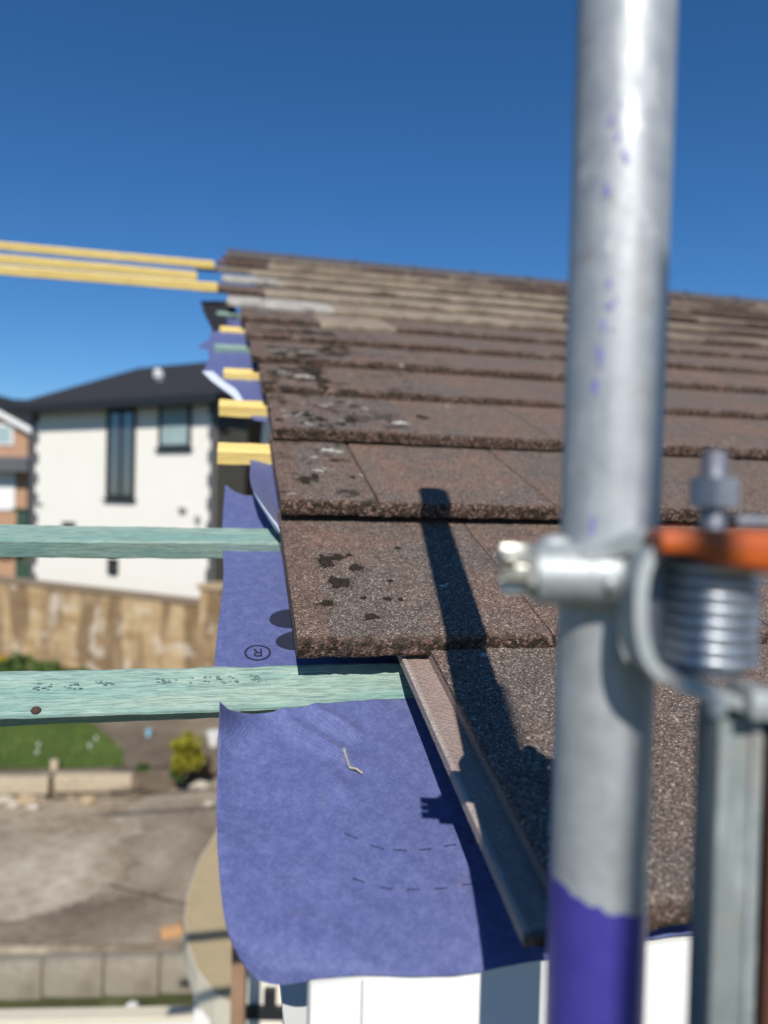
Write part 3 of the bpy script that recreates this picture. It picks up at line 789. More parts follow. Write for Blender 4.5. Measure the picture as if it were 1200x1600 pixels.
# strap round the tube
b = MB(); rings = []
prof = [(TR+.0006, -.0155), (TR+.0048, -.0165), (TR+.0068, -.012), (TR+.0062, 0), (TR+.0068, .011), (TR+.0048, .0150), (TR+.0006, .0145)]
n = 56; rings = [[Vector((r_*math.cos(2*math.pi*j/n), r_*math.sin(2*math.pi*j/n), z_ + .004*max(0, math.cos(2*math.pi*j/n))**2*(1 if z_ > 0 else 0))) for j in range(n)] for (r_, z_) in prof]
rings.append(rings[0]); b.loft(rings, False)
LB(b).build('strap', G_BRIGHT, clamp, smooth=True)
# barrel lug: flared sleeve that carries the closing bolt
fri = fr.inverted()
def lp(px, py, d): return fri @ P(px, py, d)
b = MB()
b.tube([lp(x_, y_, d_) for x_, y_, d_ in ((834, 897, .336), (838, 897, .336), (865, 897, .335), (905, 897, .334), (940, 898, .333), (965, 901, .333), (985, 904, .335))], [.0130, .0143, .0140, .0135, .0140, .0150, .0120], 32)
b.build('bolt_sleeve', G_BRIGHT, clamp, smooth=True, angle=40) if False else LB(b).build('bolt_sleeve', G_BRIGHT, clamp, smooth=True, angle=40)
for (q, r_, sc) in ((lp(867, 848, .338), .0062, (1.3, 1, .65)), (lp(955, 912, .319), .0032, (1, .7, 1.2)), (lp(975, 940, .322), .003, (1, 1, 1))):
    b = MB(); b.ball(q, r_, sc, 20, 10); LB(b).build('weld_bead', G_BRIGHT, clamp, smooth=True)
# castle nut on the end
ax = lp(836, 890, .336); b = MB()
b.cyl(ax, ax+Vector((-.005, 0, 0)), .0122, 6); b.cyl(ax+Vector((-.004, 0, 0)), ax+Vector((-.010, 0, 0)), .0062, 18)
for k in range(6):
    a = k*math.pi/3+.3; c = ax+Vector((-.0100, .0088*math.cos(a), .0088*math.sin(a)))
    b.box(c, (.0125, .0056, .0044), Matrix.Rotation(a, 3, 'X'), bev=.0009)
LB(b).build('castle_nut', galv('nut_steel', (.50, .50, .44), .4, .7), clamp, smooth=True, angle=30)
def norms(path, side):
    out = []
    for i in range(len(path)):
        t = (path[min(i+1, len(path)-1)]-path[max(i-1, 0)]); out.append(Vector((-t.z, 0, t.x))*side)
    return out
def dense(path, n=6):
    out = []
    for q in range(len(path)-1):
        a, b_, c, e = path[max(q-1, 0)], path[q], path[q+1], path[min(q+2, len(path)-1)]
        for i in range(n):
            f = i/n; out.append(.5*((2*b_)+(c-a)*f+(2*a-5*b_+4*c-e)*f*f+(3*b_-a-3*c+e)*f**3))
    return out+[path[-1]]
# swan-neck from strap up to the upper arm
b = MB(); path = dense([lp(x_, y_, d_) for x_, y_, d_ in ((900, 866, .333), (940, 862, .331), (968, 853, .328), (992, 842, .325), (1016, 836, .323), (1060, 834, .322), (1120, 836, .321), (1230, 838, .320))])
b.strip(path, (0, 1, 0), norms(path, 1), .022, .0046); LB(b).build('upper_arm', G_BRIGHT, clamp, smooth=True, angle=30)
# C bracket and lower arm
b = MB(); path = dense([lp(x_, y_, .314) for x_, y_ in ((1012, 858), (994, 880), (986, 925), (988, 985), (1004, 1030), (1042, 1056), (1090, 1072), (1145, 1090), (1210, 1114))])
b.strip(path, (0, 1, 0), norms(path, 1), .026, .0056); LB(b).build('lower_arm', G_BRIGHT, clamp, smooth=True, angle=30)
b = MB(); q0 = lp(1000, 868, .327); q1 = lp(1034, 1046, .327); b.box((q0+q1)/2, (abs(q1.x-q0.x), .004, abs(q1.z-q0.z)), bev=.001); LB(b).build('back_plate', G_DARK, clamp, smooth=True)
# spring
b = MB(); q0 = lp(1105, 870, .330); q1 = lp(1105, 1040, .330); cxs, cys = q0.x, q0.y; path = []; turns = 8.6; N = int(turns*24)
for i in range(N+1):
    a = 2*math.pi*i/24; path.append((cxs+.0203*math.cos(a), cys+.0203*math.sin(a), q0.z+(q1.z-q0.z)*i/N))
b.tube(path, .00255, 12); LB(b).build('coil_spring', galv('spring_zinc', (.50, .55, .60), .34, .8), clamp, smooth=True, angle=70)
b = MB(); b.cyl((cxs, cys, q1.z-.002), (cxs, cys, q0.z+.004), .0172, 28); LB(b).build('spring_core', G_DARK, clamp, smooth=True)
# orange lever
b = MB(); rings = []; k_ = .301/FPX
for (px, py, hz, hy) in ((1019, 846, 12, .007), (1022, 846, 19, .010), (1060, 846, 21, .0108), (1085, 847, 21.5, .011), (1089, 849, 24, .0112), (1130, 857, 30, .0116), (1180, 861, 33, .0118), (1250, 864, 33, .012), (1262, 864, 26, .010)):
    c = lp(px, py, .303); ring = []
    for j in range(28):
        a = 2*math.pi*j/28; ca, sa = math.cos(a), math.sin(a)
        ring.append(c+Vector((0, hy*math.copysign(abs(ca)**.55, ca), hz*k_*math.copysign(abs(sa)**.55, sa))))
    rings.append(ring)
b.loft(rings, True); LB(b).build('lever', ORANGE, clamp, smooth=True)
# spring bolt and lock nut
q0 = lp(1117, 705, .326); q1 = lp(1113, 860, .326); b = MB(); bq = Vector((q0.x, q0.y, 0))
b.cyl((q0.x, q0.y, q1.z), (q0.x, q0.y, q0.z-.0015), .0058, 20); b.cyl((q0.x, q0.y, q0.z-.0015), (q0.x, q0.y, q0.z), .0058, 20, .0048)
LB(b).build('bolt', G_DARK, clamp, smooth=True)
za, zb = lp(1113, 746, .326).z, lp(1113, 792, .326).z
b = MB(); b.cyl((q0.x, q0.y, zb), (q0.x, q0.y, za), .0113, 6); b.v = [Vector((q0.x, q0.y, 0)) + Matrix.Rotation(R(12), 3, 'Z') @ (q-Vector((q0.x, q0.y, 0))) for q in b.v]
LB(b).build('lock_nut', galv('lock_nut_steel', (.34, .35, .38), .4, .7), clamp, smooth=True, angle=20)
c = lp(1185, 813, .335); b = MB(); b.box(c, (.030, .022, .0050), bev=.001); LB(b).build('top_washer_plate', G_DARK, clamp, smooth=True)

gate = empty('swing_gate', mw=fr); tag(gate, 'grey-green steel gate stile hanging from the sprung clamp beside the scaffold tube', 'gate')
k_ = .312/FPX; c = lp(1140, 1105, .322)
b = MB(); b.box((c.x, c.y, c.z-.48), (72*k_, .024, .96), bev=.0025); LB(b).build('stile', G_GATE, gate, smooth=True)
c2 = lp(1179, 1105, .310); b = MB(); b.box((c2.x, c2.y+.006, c.z-.47), (11*k_, .018, .96), bev=.0012); LB(b).build('edge_strip', G_BRIGHT, gate, smooth=True)
c3 = lp(1222, 1150, .322); b = MB(); b.box((c3.x, c3.y, c3.z-.47), (70*k_, .02, .97), bev=.002); LB(b).build('side_board', RUSTY, gate, smooth=True)
c4 = lp(1176, 1092, .306); b = MB(); b.box(c4, (.012, .022, .012), bev=.0015); b.ball(lp(1187, 1100, .298), .0040); q = lp(1112, 1100, .305); b.cyl(q, q+Vector((0, -.006, 0)), .0045, 6); LB(b).build('hinge_lug', G_BRIGHT, gate, smooth=True)

# unseen post added behind the viewpoint only to cast its shadow on the tube
lat = fr.to_3x3() @ Vector((1, 0, 0)); bk = PA - Vector((ldir.x, ldir.y, 0)).normalized()*1.2
zt = PA.z + .137 + 1.2*math.tan(SUN_EL); zm = PA.z + 1.2*math.tan(SUN_EL)
ot = MB(); ot.tube([bk + lat*(.019-.03*(zm-1.9)) + Vector((0, 0, 1.9-bk.z)), bk + lat*(.019+.03*.137) + Vector((0, 0, zt-bk.z))], .0095, 24)
o = ot.build('shadow_post', G_TUBE, None, smooth=True, origin=bk); tag(o, 'unseen thin post added to cast the dark strip on the scaffold tube', 'shadow post')

# ------------------------------------------------------------------ yard behind
def ground_mat(name, stops, sc, bump=.02, spots=None):
    m = NT(name, .95, 0, .2); v = m.coord('Object'); a = m.noise(v, sc, 6, .62, .4); f = m.noise(v, sc*14, 4, .7)
    c = m.ramp(m.math('ADD', m.math('MULTIPLY', a, .72), m.math('MULTIPLY', f, .28)), stops)
    if spots:
        k = m.ramp(m.noise(v, spots[0], 3, .5), [(spots[1], 0.0), (spots[1]+.05, 1.0)]); c = m.mix(k, c, spots[2])
    m.col(c); m.bump(m.noise(v, sc*10, 5, .7), bump, .8); return m.m
SOIL = ground_mat('yard_soil', [(.34, (.15, .115, .075)), (.45, (.26, .205, .145)), (.54, (.39, .33, .25)), (.64, (.55, .485, .39))], .42, .03)
LAWN = ground_mat('lawn_turf', [(.3, (.055, .09, .02)), (.55, (.10, .15, .035)), (.75, (.16, .20, .06))], 1.4, .03)
FARG = ground_mat('far_ground', [(.3, (.05, .06, .03)), (.7, (.14, .13, .07))], .2, .05)
BED = ground_mat('bed_soil', [(.32, (.10, .078, .055)), (.5, (.19, .15, .108)), (.68, (.31, .26, .195))], .9, .04)
def sheet_ground(name, poly, z, mat, kind='structure', depth=0.0):
    b = MB(); n = len(poly)
    vs = [Vector((p[0], p[1], z)) for p in poly]
    if depth:
        vs += [Vector((p[0], p[1], z-depth)) for p in poly]
        b.add(vs, [tuple(range(n))]+[(i, (i+1) % n, n+(i+1) % n, n+i) for i in range(n)])
    else: b.add(vs, [tuple(range(n))])
    o = b.build(name, mat, None); o['kind'] = kind; return o
sheet_ground('ground', [(-1500, -1500), (1500, -1500), (1500, 1500), (-1500, 1500)], 0.0, FARG)
def XY(px, py, z): q = Pz(px, py, z); return (q.x, q.y)
# lower strip, gravel terrace, lawn terrace
ZG, ZL = .32, .64
gl = XY(-250, 1483, ZG); gr = XY(560, 1478, ZG); bl = XY(-250, 1240, ZG); br = XY(560, 1232, ZG)
blx = XY(-250, 1090, ZG); brx = XY(560, 1085, ZG)
sheet_ground('gravel_yard', [gl, gr, brx, blx], ZG, SOIL, depth=.31)
ll = XY(-250, 1212, ZL); lr = XY(560, 1208, ZL); lbl = XY(-250, 1000, ZL); lbr = XY(560, 1090, ZL)
sheet_ground('garden_bed', [ll, XY(215, 1212, ZL), XY(330, 1180, ZL), lr, lbr, lbl], ZL, BED, depth=.3)
lw = [XY(-250, 1204, ZL), XY(120, 1202, ZL), XY(195, 1198, ZL), XY(190, 1172, ZL), XY(140, 1128, ZL), XY(110, 1095, ZL), XY(-250, 1070, ZL)]
lawn = sheet_ground('lawn', lw, ZL+.015, LAWN)
# grass blades on the lawn
rg = random.Random(11); b = MB()
def inside(pt, poly):
    c = False; j = len(poly)-1
    for i in range(len(poly)):
        if (poly[i][1] > pt[1]) != (poly[j][1] > pt[1]) and pt[0] < (poly[j][0]-poly[i][0])*(pt[1]-poly[i][1])/(poly[j][1]-poly[i][1])+poly[i][0]: c = not c
        j = i
    return c
xs0 = min(p[0] for p in lw); xs1 = max(p[0] for p in lw); ys0 = min(p[1] for p in lw); ys1 = max(p[1] for p in lw)
cnt = 0
while cnt < 9000:
    p = (rg.uniform(max(xs0, -9), xs1), rg.uniform(ys0, ys1))
    if not inside(p, lw): cnt += 1; continue
    h = rg.uniform(.03, .09)*(1+fbm((p[0]*1.5, p[1]*1.5, 0))*.6); a = rg.uniform(0, 6.28); wv = .012
    base = Vector((p[0], p[1], ZL+.012)); d = Vector((math.cos(a), math.sin(a), 0)); l = Vector((rg.uniform(-.03, .03), rg.uniform(-.03, .03), h))
    b.add([base-d*wv, base+d*wv, base+l], [(0, 1, 2)]); cnt += 1
GR = ground_mat('grass_blades', [(.3, (.07, .115, .02)), (.6, (.12, .185, .04)), (.8, (.19, .24, .08))], 2.0, 0)
o = b.build('grass', GR, None); o['kind'] = 'stuff'; o['label'] = 'short green grass of the sunny lawn'
rag = [(205, 1236), (235, 1290), (215, 1345), (180, 1390), (90, 1425), (-60, 1450), (-250, 1462)]; out = []
for q in range(len(rag)-1):
    for i in range(14):
        t = i/14; x_ = rag[q][0]+(rag[q+1][0]-rag[q][0])*t; y_ = rag[q][1]+(rag[q+1][1]-rag[q][1])*t
        n1 = fbm((x_*.02, y_*.03, 1), 4); n2 = fbm((x_*.02, y_*.03, 7), 4); out.append((x_+n1*(46 if q < 3 else 0), min(1462, y_+(n2*30 if q == 3 else n2*6 if q > 3 else 0))))
BARE = ground_mat('bare_earth', [(.34, (.15, .118, .085)), (.46, (.25, .20, .15)), (.56, (.33, .28, .215)), (.66, (.45, .40, .32))], .7, .03)
b = MB(); n_ = len(out); vs = []
for q, (x_, y_) in enumerate(out):
    t = q/(n_-1); ax_, ay_ = (560, 1236+238*t/.5) if t < .5 else (560-810*(t-.5)/.5, 1474+6*(t-.5)/.5)
    u1 = XY(x_, y_, ZG); u2 = XY(ax_, ay_, ZG); vs += [Vector((*u1, ZG+.008)), Vector((*u2, ZG+.008))]
b.add(vs, [(2*q, 2*q+1, 2*q+3, 2*q+2) for q in range(n_-1)])
o = b.build('bare_soil', BARE, None); o['kind'] = 'structure'
# timber sleepers edging the lawn
SL = W_GREY
def sleeper(px0, px1, py, label, hh=.22):
    a = Pz(px0, py, ZL-.02); c = Pz(px1, py, ZL-.02); m_ = (a+c)/2; d = c-a; ang = math.atan2(d.y, d.x)
    b = MB(); b.box((m_.x, m_.y, ZL+.03-hh/2), (d.length, .13, hh), Matrix.Rotation(ang, 3, 'Z'), bev=.012)
    o = b.build('timber_sleeper', SL, None, smooth=True, origin=m_); tag(o, label, 'sleeper', 'timber sleepers along the lawn')
sleeper(-160, 78, 1218, 'weathered timber sleeper edging the lawn, left of the stake'); sleeper(88, 208, 1214, 'weathered timber sleeper edging the lawn, right of the stake')
def stake(px, py0, py1, z, label, wd=.09):
    a = Pz(px, py1, z); d = (a-CAM).dot(fw); t = P(px, py0, d); h = t.z-z
    b = MB(); b.box((a.x, a.y, z+h/2), (wd, wd*.8, h), Matrix.Rotation(.2, 3, 'Z'), bev=.008)
    o = b.build('timber_stake', SL, None, smooth=True, origin=a); tag(o, label, 'stake', 'timber stakes in the yard')
stake(84, 1186, 1240, ZG, 'wooden stake standing between the lawn sleepers'); stake(69, 1515, 1550, 0.0, 'small wooden stake in front of the concrete blocks', .07)
# stones below the sleepers
ST = simple('pale_stone', (.46, .41, .33), .9, .3, 8, bump=.01)
STB = simple('tan_stone', (.40, .30, .19), .9, .3, 8, bump=.01)
rg = random.Random(21); n_st = 0
for (px, py, r_) in [(8, 1250, .10), (26, 1246, .09), (44, 1252, .11), (62, 1247, .08), (95, 1238, .07), (112, 1243, .09), (136, 1252, .085), (160, 1240, .06), (170, 1236, .07), (202, 1240, .10), (312, 1232, .12), (20, 1258, .07), (52, 1262, .07), (326, 1255, .05)]:
    p = Pz(px, py+3, ZG); b = MB(); b.ball(p+Vector((0, 0, r_*.45)), r_, (1.2, .9, .7), 14, 8, .35, px)
    o = b.build('rock', ST if rg.random() < .6 else STB, None, smooth=True, origin=p)
    n_st += 1
    side = 'left of the stake' if px < 80 else 'right of the stake' if px < 250 else 'near the yellow shrub'
    tag(o, 'pale loose stone on the ground below the lawn sleepers, %s' % side, 'stone', 'loose stones below the lawn sleepers ' + side)
# concrete blocks retaining the gravel
CB = ground_mat('concrete_block', [(.35, (.17, .15, .115)), (.5, (.27, .24, .19)), (.65, (.36, .33, .27))], 2.6, .012)
bx = [(-95, -10, 1494), (-9, 72, 1492), (74, 166, 1489), (168, 252, 1487), (254, 336, 1484), (338, 420, 1481)]
names = ['concrete edging block at the far left of the row', 'concrete edging block behind the small stake', 'concrete edging block right of the small stake', 'concrete edging block in the middle of the row', 'concrete edging block next to the tan canopy', 'concrete edging block beyond the tan canopy']
for (a_, c_, py), lab in zip(bx, names):
    a = Pz(a_, py, ZG); c = Pz(c_, py, ZG); m_ = (a+c)/2; d = c-a
    b = MB(); b.box((m_.x, m_.y-.06, .168), (d.length, .12, .33), Matrix.Rotation(math.atan2(d.y, d.x), 3, 'Z'), bev=.012)
    o = b.build('concrete_block', CB, None, smooth=True, origin=m_); tag(o, lab, 'concrete block', 'concrete blocks retaining the gravel yard')
MOSSG = ground_mat('moss_strip', [(.3, (.04, .05, .018)), (.55, (.10, .11, .045)), (.75, (.22, .20, .11))], 3.0, .03)
sheet_ground('verge_strip', [XY(-250, 1552, 0.01), XY(420, 1545, 0.01), XY(420, 1650, .01), XY(-250, 1650, .01)], .008, MOSSG)
# loose brick
p = Pz(268, 1462, ZG); b = MB(); b.box(p+Vector((0, 0, .04)), (.19, .09, .08), Matrix.Rotation(.25, 3, 'Z'), bev=.006)
o = b.build('brick', simple('orange_brick', (.52, .30, .14), .85, .2, 12), None, smooth=True, origin=p); tag(o, 'single orange brick lying on the gravel beside the tan canopy', 'brick')
# shrubs and plants
def leafcloud(b, c, rx, ry, rz, n, size, seed):
    rg = random.Random(seed)
    for _ in range(n):
        while True:
            q = Vector((rg.uniform(-1, 1), rg.uniform(-1, 1), rg.uniform(-1, 1)))
            if q.length < 1: break
        k = .75+.5*fbm(q*1.7+Vector((seed, 0, 0)), 3)
        p = Vector(c)+Vector((q.x*rx*k, q.y*ry*k, q.z*rz*k)); s_ = size*rg.uniform(.6, 1.3)
        d = Vector((rg.uniform(-1, 1), rg.uniform(-1, 1), rg.uniform(-.3, 1))).normalized(); e = d.orthogonal().normalized()*s_*.4
        b.add([p, p+d*s_*.5+e, p+d*s_, p+d*s_*.5-e], [(0, 1, 2, 3)])
def shrub(name, px, py, z, rx, rz, mats, label, cat, n=700, size=.07, seed=1, group=None):
    p = Pz(px, py, z); root = empty(name, p); tag(root, label, cat, group)
    b = MB(); rg = random.Random(seed)
    for k in range(6):
        a = rg.uniform(0, 6.28); b.tube([p, p+Vector((math.cos(a)*rx*.3, math.sin(a)*rx*.3, rz*.6)), p+Vector((math.cos(a)*rx*.6, math.sin(a)*rx*.6, rz*1.3))], [.016, .011, .004], 6)
    b.build('stem', W_GREY, root)
    b = MB(); leafcloud(b, p+Vector((0, 0, rz)), rx, rx, rz, n, size, seed); b.build('foliage', mats, root)
YEL = ground_mat('yellow_leaves', [(.3, (.10, .10, .012)), (.55, (.24, .22, .02)), (.75, (.38, .33, .04))], 5, 0)
GRN = ground_mat('green_leaves', [(.3, (.035, .06, .015)), (.55, (.075, .12, .03)), (.75, (.14, .19, .06))], 5, 0)
shrub('yellow_shrub', 290, 1212, ZL, .24, .29, YEL, 'yellow-green shrub in the bed under the stone wall', 'shrub', 900, .075, 3)
shrub('low_plant', 278, 1222, ZL-.1, .13, .10, GRN, 'small dark green plant at the foot of the yellow shrub', 'plant', 260, .06, 4)
shrub('low_plant', 222, 1215, ZL-.1, .09, .09, GRN, 'small green weed at the right end of the timber sleepers', 'plant', 200, .06, 5)
for j, (px, py, s_, lab) in enumerate([(20, 1075, .55, 'bushy green plant below the stone wall, at the left'), (75, 1080, .45, 'bushy green plant below the stone wall, middle of three'), (122, 1082, .36, 'low green plant below the stone wall, right of three')]):
    shrub('border_plant', px, py, ZL, s_, s_*.62, GRN, lab, 'plant', 700, .10, 10+j, 'border plants below the stone wall')
p = Pz(8, 1065, ZL); b = MB(); leafcloud(b, p+Vector((0, -.3, .42)), .15, .12, .14, 130, .07, 31)
o = b.build('yellow_flowers', simple('yellow_petals', (.75, .48, .02), .7, .2, 20), None, origin=p); tag(o, 'yellow flowering bush below the stone wall at the left edge', 'flowers')
# small pale things on the lawn and bed
DA = simple('daisy_white', (.7, .7, .66), .8, .1, 30)
for j, (px, py) in enumerate([(60, 1168), (140, 1170), (58, 1180), (150, 1158)]):
    p = Pz(px, py, ZL+.02); b = MB(); b.ball(p+Vector((0, 0, .05)), .022, (1, 1, .8), 10, 6, .3, j); b.cyl(p, p+Vector((0, 0, .04)), .006, 6)
    o = b.build('daisy_tuft', DA, None, smooth=True, origin=p); tag(o, 'white daisy tuft dotted on the green lawn', 'flower', 'white daisies on the lawn')
p = Pz(232, 1150, ZL); b = MB(); b.tube([p, p+Vector((0, 0, .02)), p+Vector((0, 0, .09)), p+Vector((0, 0, .095))], [.03, .035, .045, .05], 16)
o = b.build('plant_pot', simple('blue_pot', (.25, .55, .70), .5, .1, 20), None, smooth=True, origin=p); tag(o, 'small light blue plant pot in the bed left of the yellow shrub', 'pot')
p = Pz(334, 1165, ZL); b = MB(); b.tube([p, p+Vector((0, 0, .02)), p+Vector((0, 0, .20)), p+Vector((0, 0, .205))], [.07, .08, .11, .115], 16)
o = b.build('plant_pot', simple('white_pot', (.75, .74, .72), .5, .1, 20), None, smooth=True, origin=p); tag(o, 'white plant pot beside the edge of the blue underlay', 'pot')
# ---- stone garden wall
def stone_mat():
    m = NT('sandstone_wall', .95, 0, .2); v = m.coord('Object'); br = m.n('ShaderNodeTexBrick')
    br.inputs['Scale'].default_value = 1.0; br.inputs['Brick Width'].default_value = .46; br.inputs['Row Height'].default_value = .19
    br.inputs['Mortar Size'].default_value = .012; br.inputs['Bias'].default_value = 0
    br.inputs['Color1'].default_value = (.37, .24, .115, 1); br.inputs['Color2'].default_value = (.54, .40, .225, 1); br.inputs['Mortar'].default_value = (.42, .33, .22, 1)
    mp = m.n('ShaderNodeMapping'); mp.inputs['Rotation'].default_value = (R(-90), 0, 0); m.link(v, mp.inputs['Vector']); m.link(mp.outputs[0], br.inputs['Vector'])
    st = m.noise(m.coord('Object', (1.6, 1.6, .35)), 1.6, 4, .6); pt = m.noise(v, 1.7, 4, .6)
    c = m.mix(m.ramp(st, [(.42, .75), (.56, 0.0)]), br.outputs['Color'], (.15, .095, .05))
    c = m.mix(m.ramp(pt, [(.56, 0.0), (.66, .75)]), c, (.60, .52, .42))
    m.col(c); m.bump(m.math('ADD', br.outputs['Fac'], m.noise(v, 30, 4)), .01, .6); return m.m
STONE = stone_mat(); COP = simple('wall_coping', (.25, .185, .12), .95, .3, 3, bump=.01)
wr_t = P(340, 941, 13.0); wl_t = P(-260, 872, 17.5); zt = (wr_t.z)
wl_t = P(-260, 872, 17.5)
d = wl_t-wr_t; ang = math.atan2(d.y, d.x); Lw = math.hypot(d.x, d.y)
root = empty('stone_wall', mw=Matrix.Translation((wr_t.x, wr_t.y, 0)) @ Matrix.Rotation(ang, 4, 'Z')); tag(root, 'tan sandstone garden wall running in front of the white house', 'wall')
wm = world(root)
def wbox(c, dd, bev=0): 
    b = MB(); b.box((0, 0, 0), dd, bev=bev); b.v = [wm @ (q+Vector(c)) for q in b.v]; return b
zl = wl_t.z
b = MB(); th = .15
vs = [Vector((x, y, z)) for x, zt_ in ((-3.5, zt-(zl-zt)/Lw*3.5), (Lw, zl)) for (y, z) in ((-th, 0), (th, 0), (th, zt_-.06), (-th, zt_-.06))]
b.add([wm @ q for q in vs], [(0, 1, 2, 3), (7, 6, 5, 4), (0, 4, 5, 1), (1, 5, 6, 2), (2, 6, 7, 3), (3, 7, 4, 0)]); b.build('masonry', STONE, root)
b = MB(); th = .19
vs = [Vector((x, y, z)) for x, zt_ in ((-3.5, zt-(zl-zt)/Lw*3.5), (Lw, zl)) for (y, z) in ((-th, zt_-.058), (th, zt_-.058), (th, zt_+.0), (-th, zt_+.0))]
b.add([wm @ q for q in vs], [(0, 1, 2, 3), (7, 6, 5, 4), (0, 4, 5, 1), (1, 5, 6, 2), (2, 6, 7, 3), (3, 7, 4, 0)]); b.build('coping', COP, root)
p = P(341, 912, 12.6); b = MB(); b.box((p.x, p.y, p.z/2-.04), (.45, .45, p.z-.08), Matrix.Rotation(ang, 3, 'Z'), bev=.01)
pr = empty('stone_pier', (p.x, p.y, 0)); tag(pr, 'square tan stone pier ending the garden wall beside the underlay', 'pier'); b.build('shaft', STONE, pr)
b = MB(); b.box((p.x, p.y, p.z-.04), (.54, .54, .08), Matrix.Rotation(ang, 3, 'Z'), bev=.012); b.build('cap', simple('pier_cap', (.42, .31, .18), .9, .2, 5), pr)

# ---- white rendered house
REND = simple('cream_render', (.80, .775, .69), .9, .04, 1.2, bump=.004); SLATE = simple('slate_roof', (.026, .025, .025), .8, .3, 5, bump=.01)
DARK = simple('anthracite_trim', (.018, .02, .024), .5, .2, 10); QUO = simple('dark_quoin', (.10, .10, .11), .8, .25, 6)
SIDE = simple('shaded_wall', (.075, .068, .052), .85, .25, 4)  # dark colour holds the shade on the side wall turned from the sun
hr = P(335, 620, 17.0); hl = P(52, 637, 20.6); EZ = hr.z
hl = CAM + ray(52, 637)*((EZ-CAM.z)/ray(52, 637).z)
d = hl-hr; ang = math.atan2(d.y, d.x); W = math.hypot(d.x, d.y)
house = empty('rendered_house', mw=Matrix.Translation((hr.x, hr.y, 0)) @ Matrix.Rotation(ang, 4, 'Z')); hm = world(house)
tag(house, 'white rendered two-storey house with dark hipped slate roof and grey windows', 'house')
def hb(c, dd, bev=0.0, b=None):    # local: x along the front to the left, y negative = back (away), z up
    b = b or MB(); q = MB(); q.box((0, 0, 0), dd, bev=bev); q.v = [hm @ (v_+Vector(c)) for v_ in q.v]; b.add(q.v, q.f); return b
fdir = (hm.to_3x3() @ Vector((0, 1, 0))); AW = 1 if fdir.dot(fw) > 0 else -1     # AW: local y sign pointing away
D = 8.0
def hit(px, py):   # photo point -> facade coordinates
    n_ = hm.to_3x3() @ Vector((0, 1, 0)); q = hm.inverted() @ Pplane(px, py, Vector(hm.translation), n_); return q.x, q.z
hb((W/2, AW*D/2, EZ/2), (W, D, EZ)).build('wall', REND, house)
hb((-.035, AW*D/2+AW*.02, EZ/2-.02), (.06, D-.1, EZ-.05)).build('shaded_side', SIDE, house)
# quoins
for side in (0, 1):
    b = MB(); z = .3; k = 0
    while z < EZ-.1:
        wq = (.30 if k % 2 else .16) if side else (.17 if k % 2 else .09)
        hb((W-wq/2+.03 if side else wq/2-.03, -AW*.012, z+.1425), (wq, .05, .285), 0, b); z += .285; k += 1
    b.build('quoin_strip', QUO, house)
# hipped roof
ov = .52; e0, e1 = -ov, W+ov; y0, y1 = -AW*ov, AW*(D+ov); yc = AW*3.6
def hitb(px, py, yl):
    n_ = hm.to_3x3() @ Vector((0, 1, 0)); q = hm.inverted() @ Pplane(px, py, hm @ Vector((0, yl, 0)), n_); return q
apx = hitb(216, 575, yc); zr = apx.z
vs = [Vector((e0, y0, EZ)), Vector((e1, y0, EZ)), Vector((e1, y1, EZ)), Vector((e0, y1, EZ)), Vector((1.6, yc, zr)), Vector((apx.x, yc, zr))]
b = MB(); b.add([hm @ q for q in vs], [(0, 1, 5, 4), (1, 2, 5), (2, 3, 4, 5), (3, 0, 4), (3, 2, 1, 0)]); b.build('roof', SLATE, house)
hb(((e0+e1)/2, y0, EZ-.10), (e1-e0, .04, .20), .0).build('gutter_board', DARK, house)
hb((W/2, y0+AW*.17, EZ-.19), (W+2*ov-.05, .34, .03)).build('eave_soffit', DARK, house)
GLASS = NT('window_glass', .04, .75, .6); GLASS.col((.22, .25, .27)); GLASS = GLASS.m
CURT = simple('net_curtain', (.30, .40, .40), .7, .25, 3)
def window(x0, y0_, x1, y1_, name='window', mull=True, curtain=False, sill=True):
    ax_, az = hit(x0, y0_); cx_, cz = hit(x1, y1_); w_, h_ = abs(cx_-ax_), abs(az-cz); mx, mz = (ax_+cx_)/2, (az+cz)/2
    f = MB(); t = .07
    for (c, dd) in (((mx, -AW*.02, mz+h_/2-t/2), (w_, .10, t)), ((mx, -AW*.02, mz-h_/2+t/2), (w_, .10, t)), ((mx-w_/2+t/2, -AW*.02, mz), (t, .10, h_-2*t)), ((mx+w_/2-t/2, -AW*.02, mz), (t, .10, h_-2*t))): hb(c, dd, 0, f)
    if mull: hb((mx, -AW*.02, mz), (.05, .09, h_-2*t), 0, f)
    fo = f.build(name, DARK, house)
    hb((mx, -AW*.012, mz), (w_-2*t, .03, h_-2*t)).build('pane', CURT if curtain else GLASS, fo)
    if sill: hb((mx, -AW*.07, mz-h_/2-.04), (w_+.14, .12, .05)).build('sill', DARK, fo)
    return fo
window(170, 636, 211, 779); window(251, 630, 299, 699, mull=False, curtain=True); window(171, 872, 185, 898, mull=False, sill=False); window(100, 815, 118, 832, mull=False, sill=False)
DET = simple('wall_fixture_grey', (.30, .29, .27), .6, .2, 20)
b = MB(); q = hit(287, 796); hb((q[0], -AW*.05, q[1]), (.22, .1, .13), .03, b); q = hit(311, 811); hb((q[0], -AW*.05, q[1]), (.13, .1, .17), .03, b); q = hit(62, 787); hb((q[0], -AW*.04, q[1]), (.3, .06, .08), .02, b); b.build('wall_vent', DET, house)
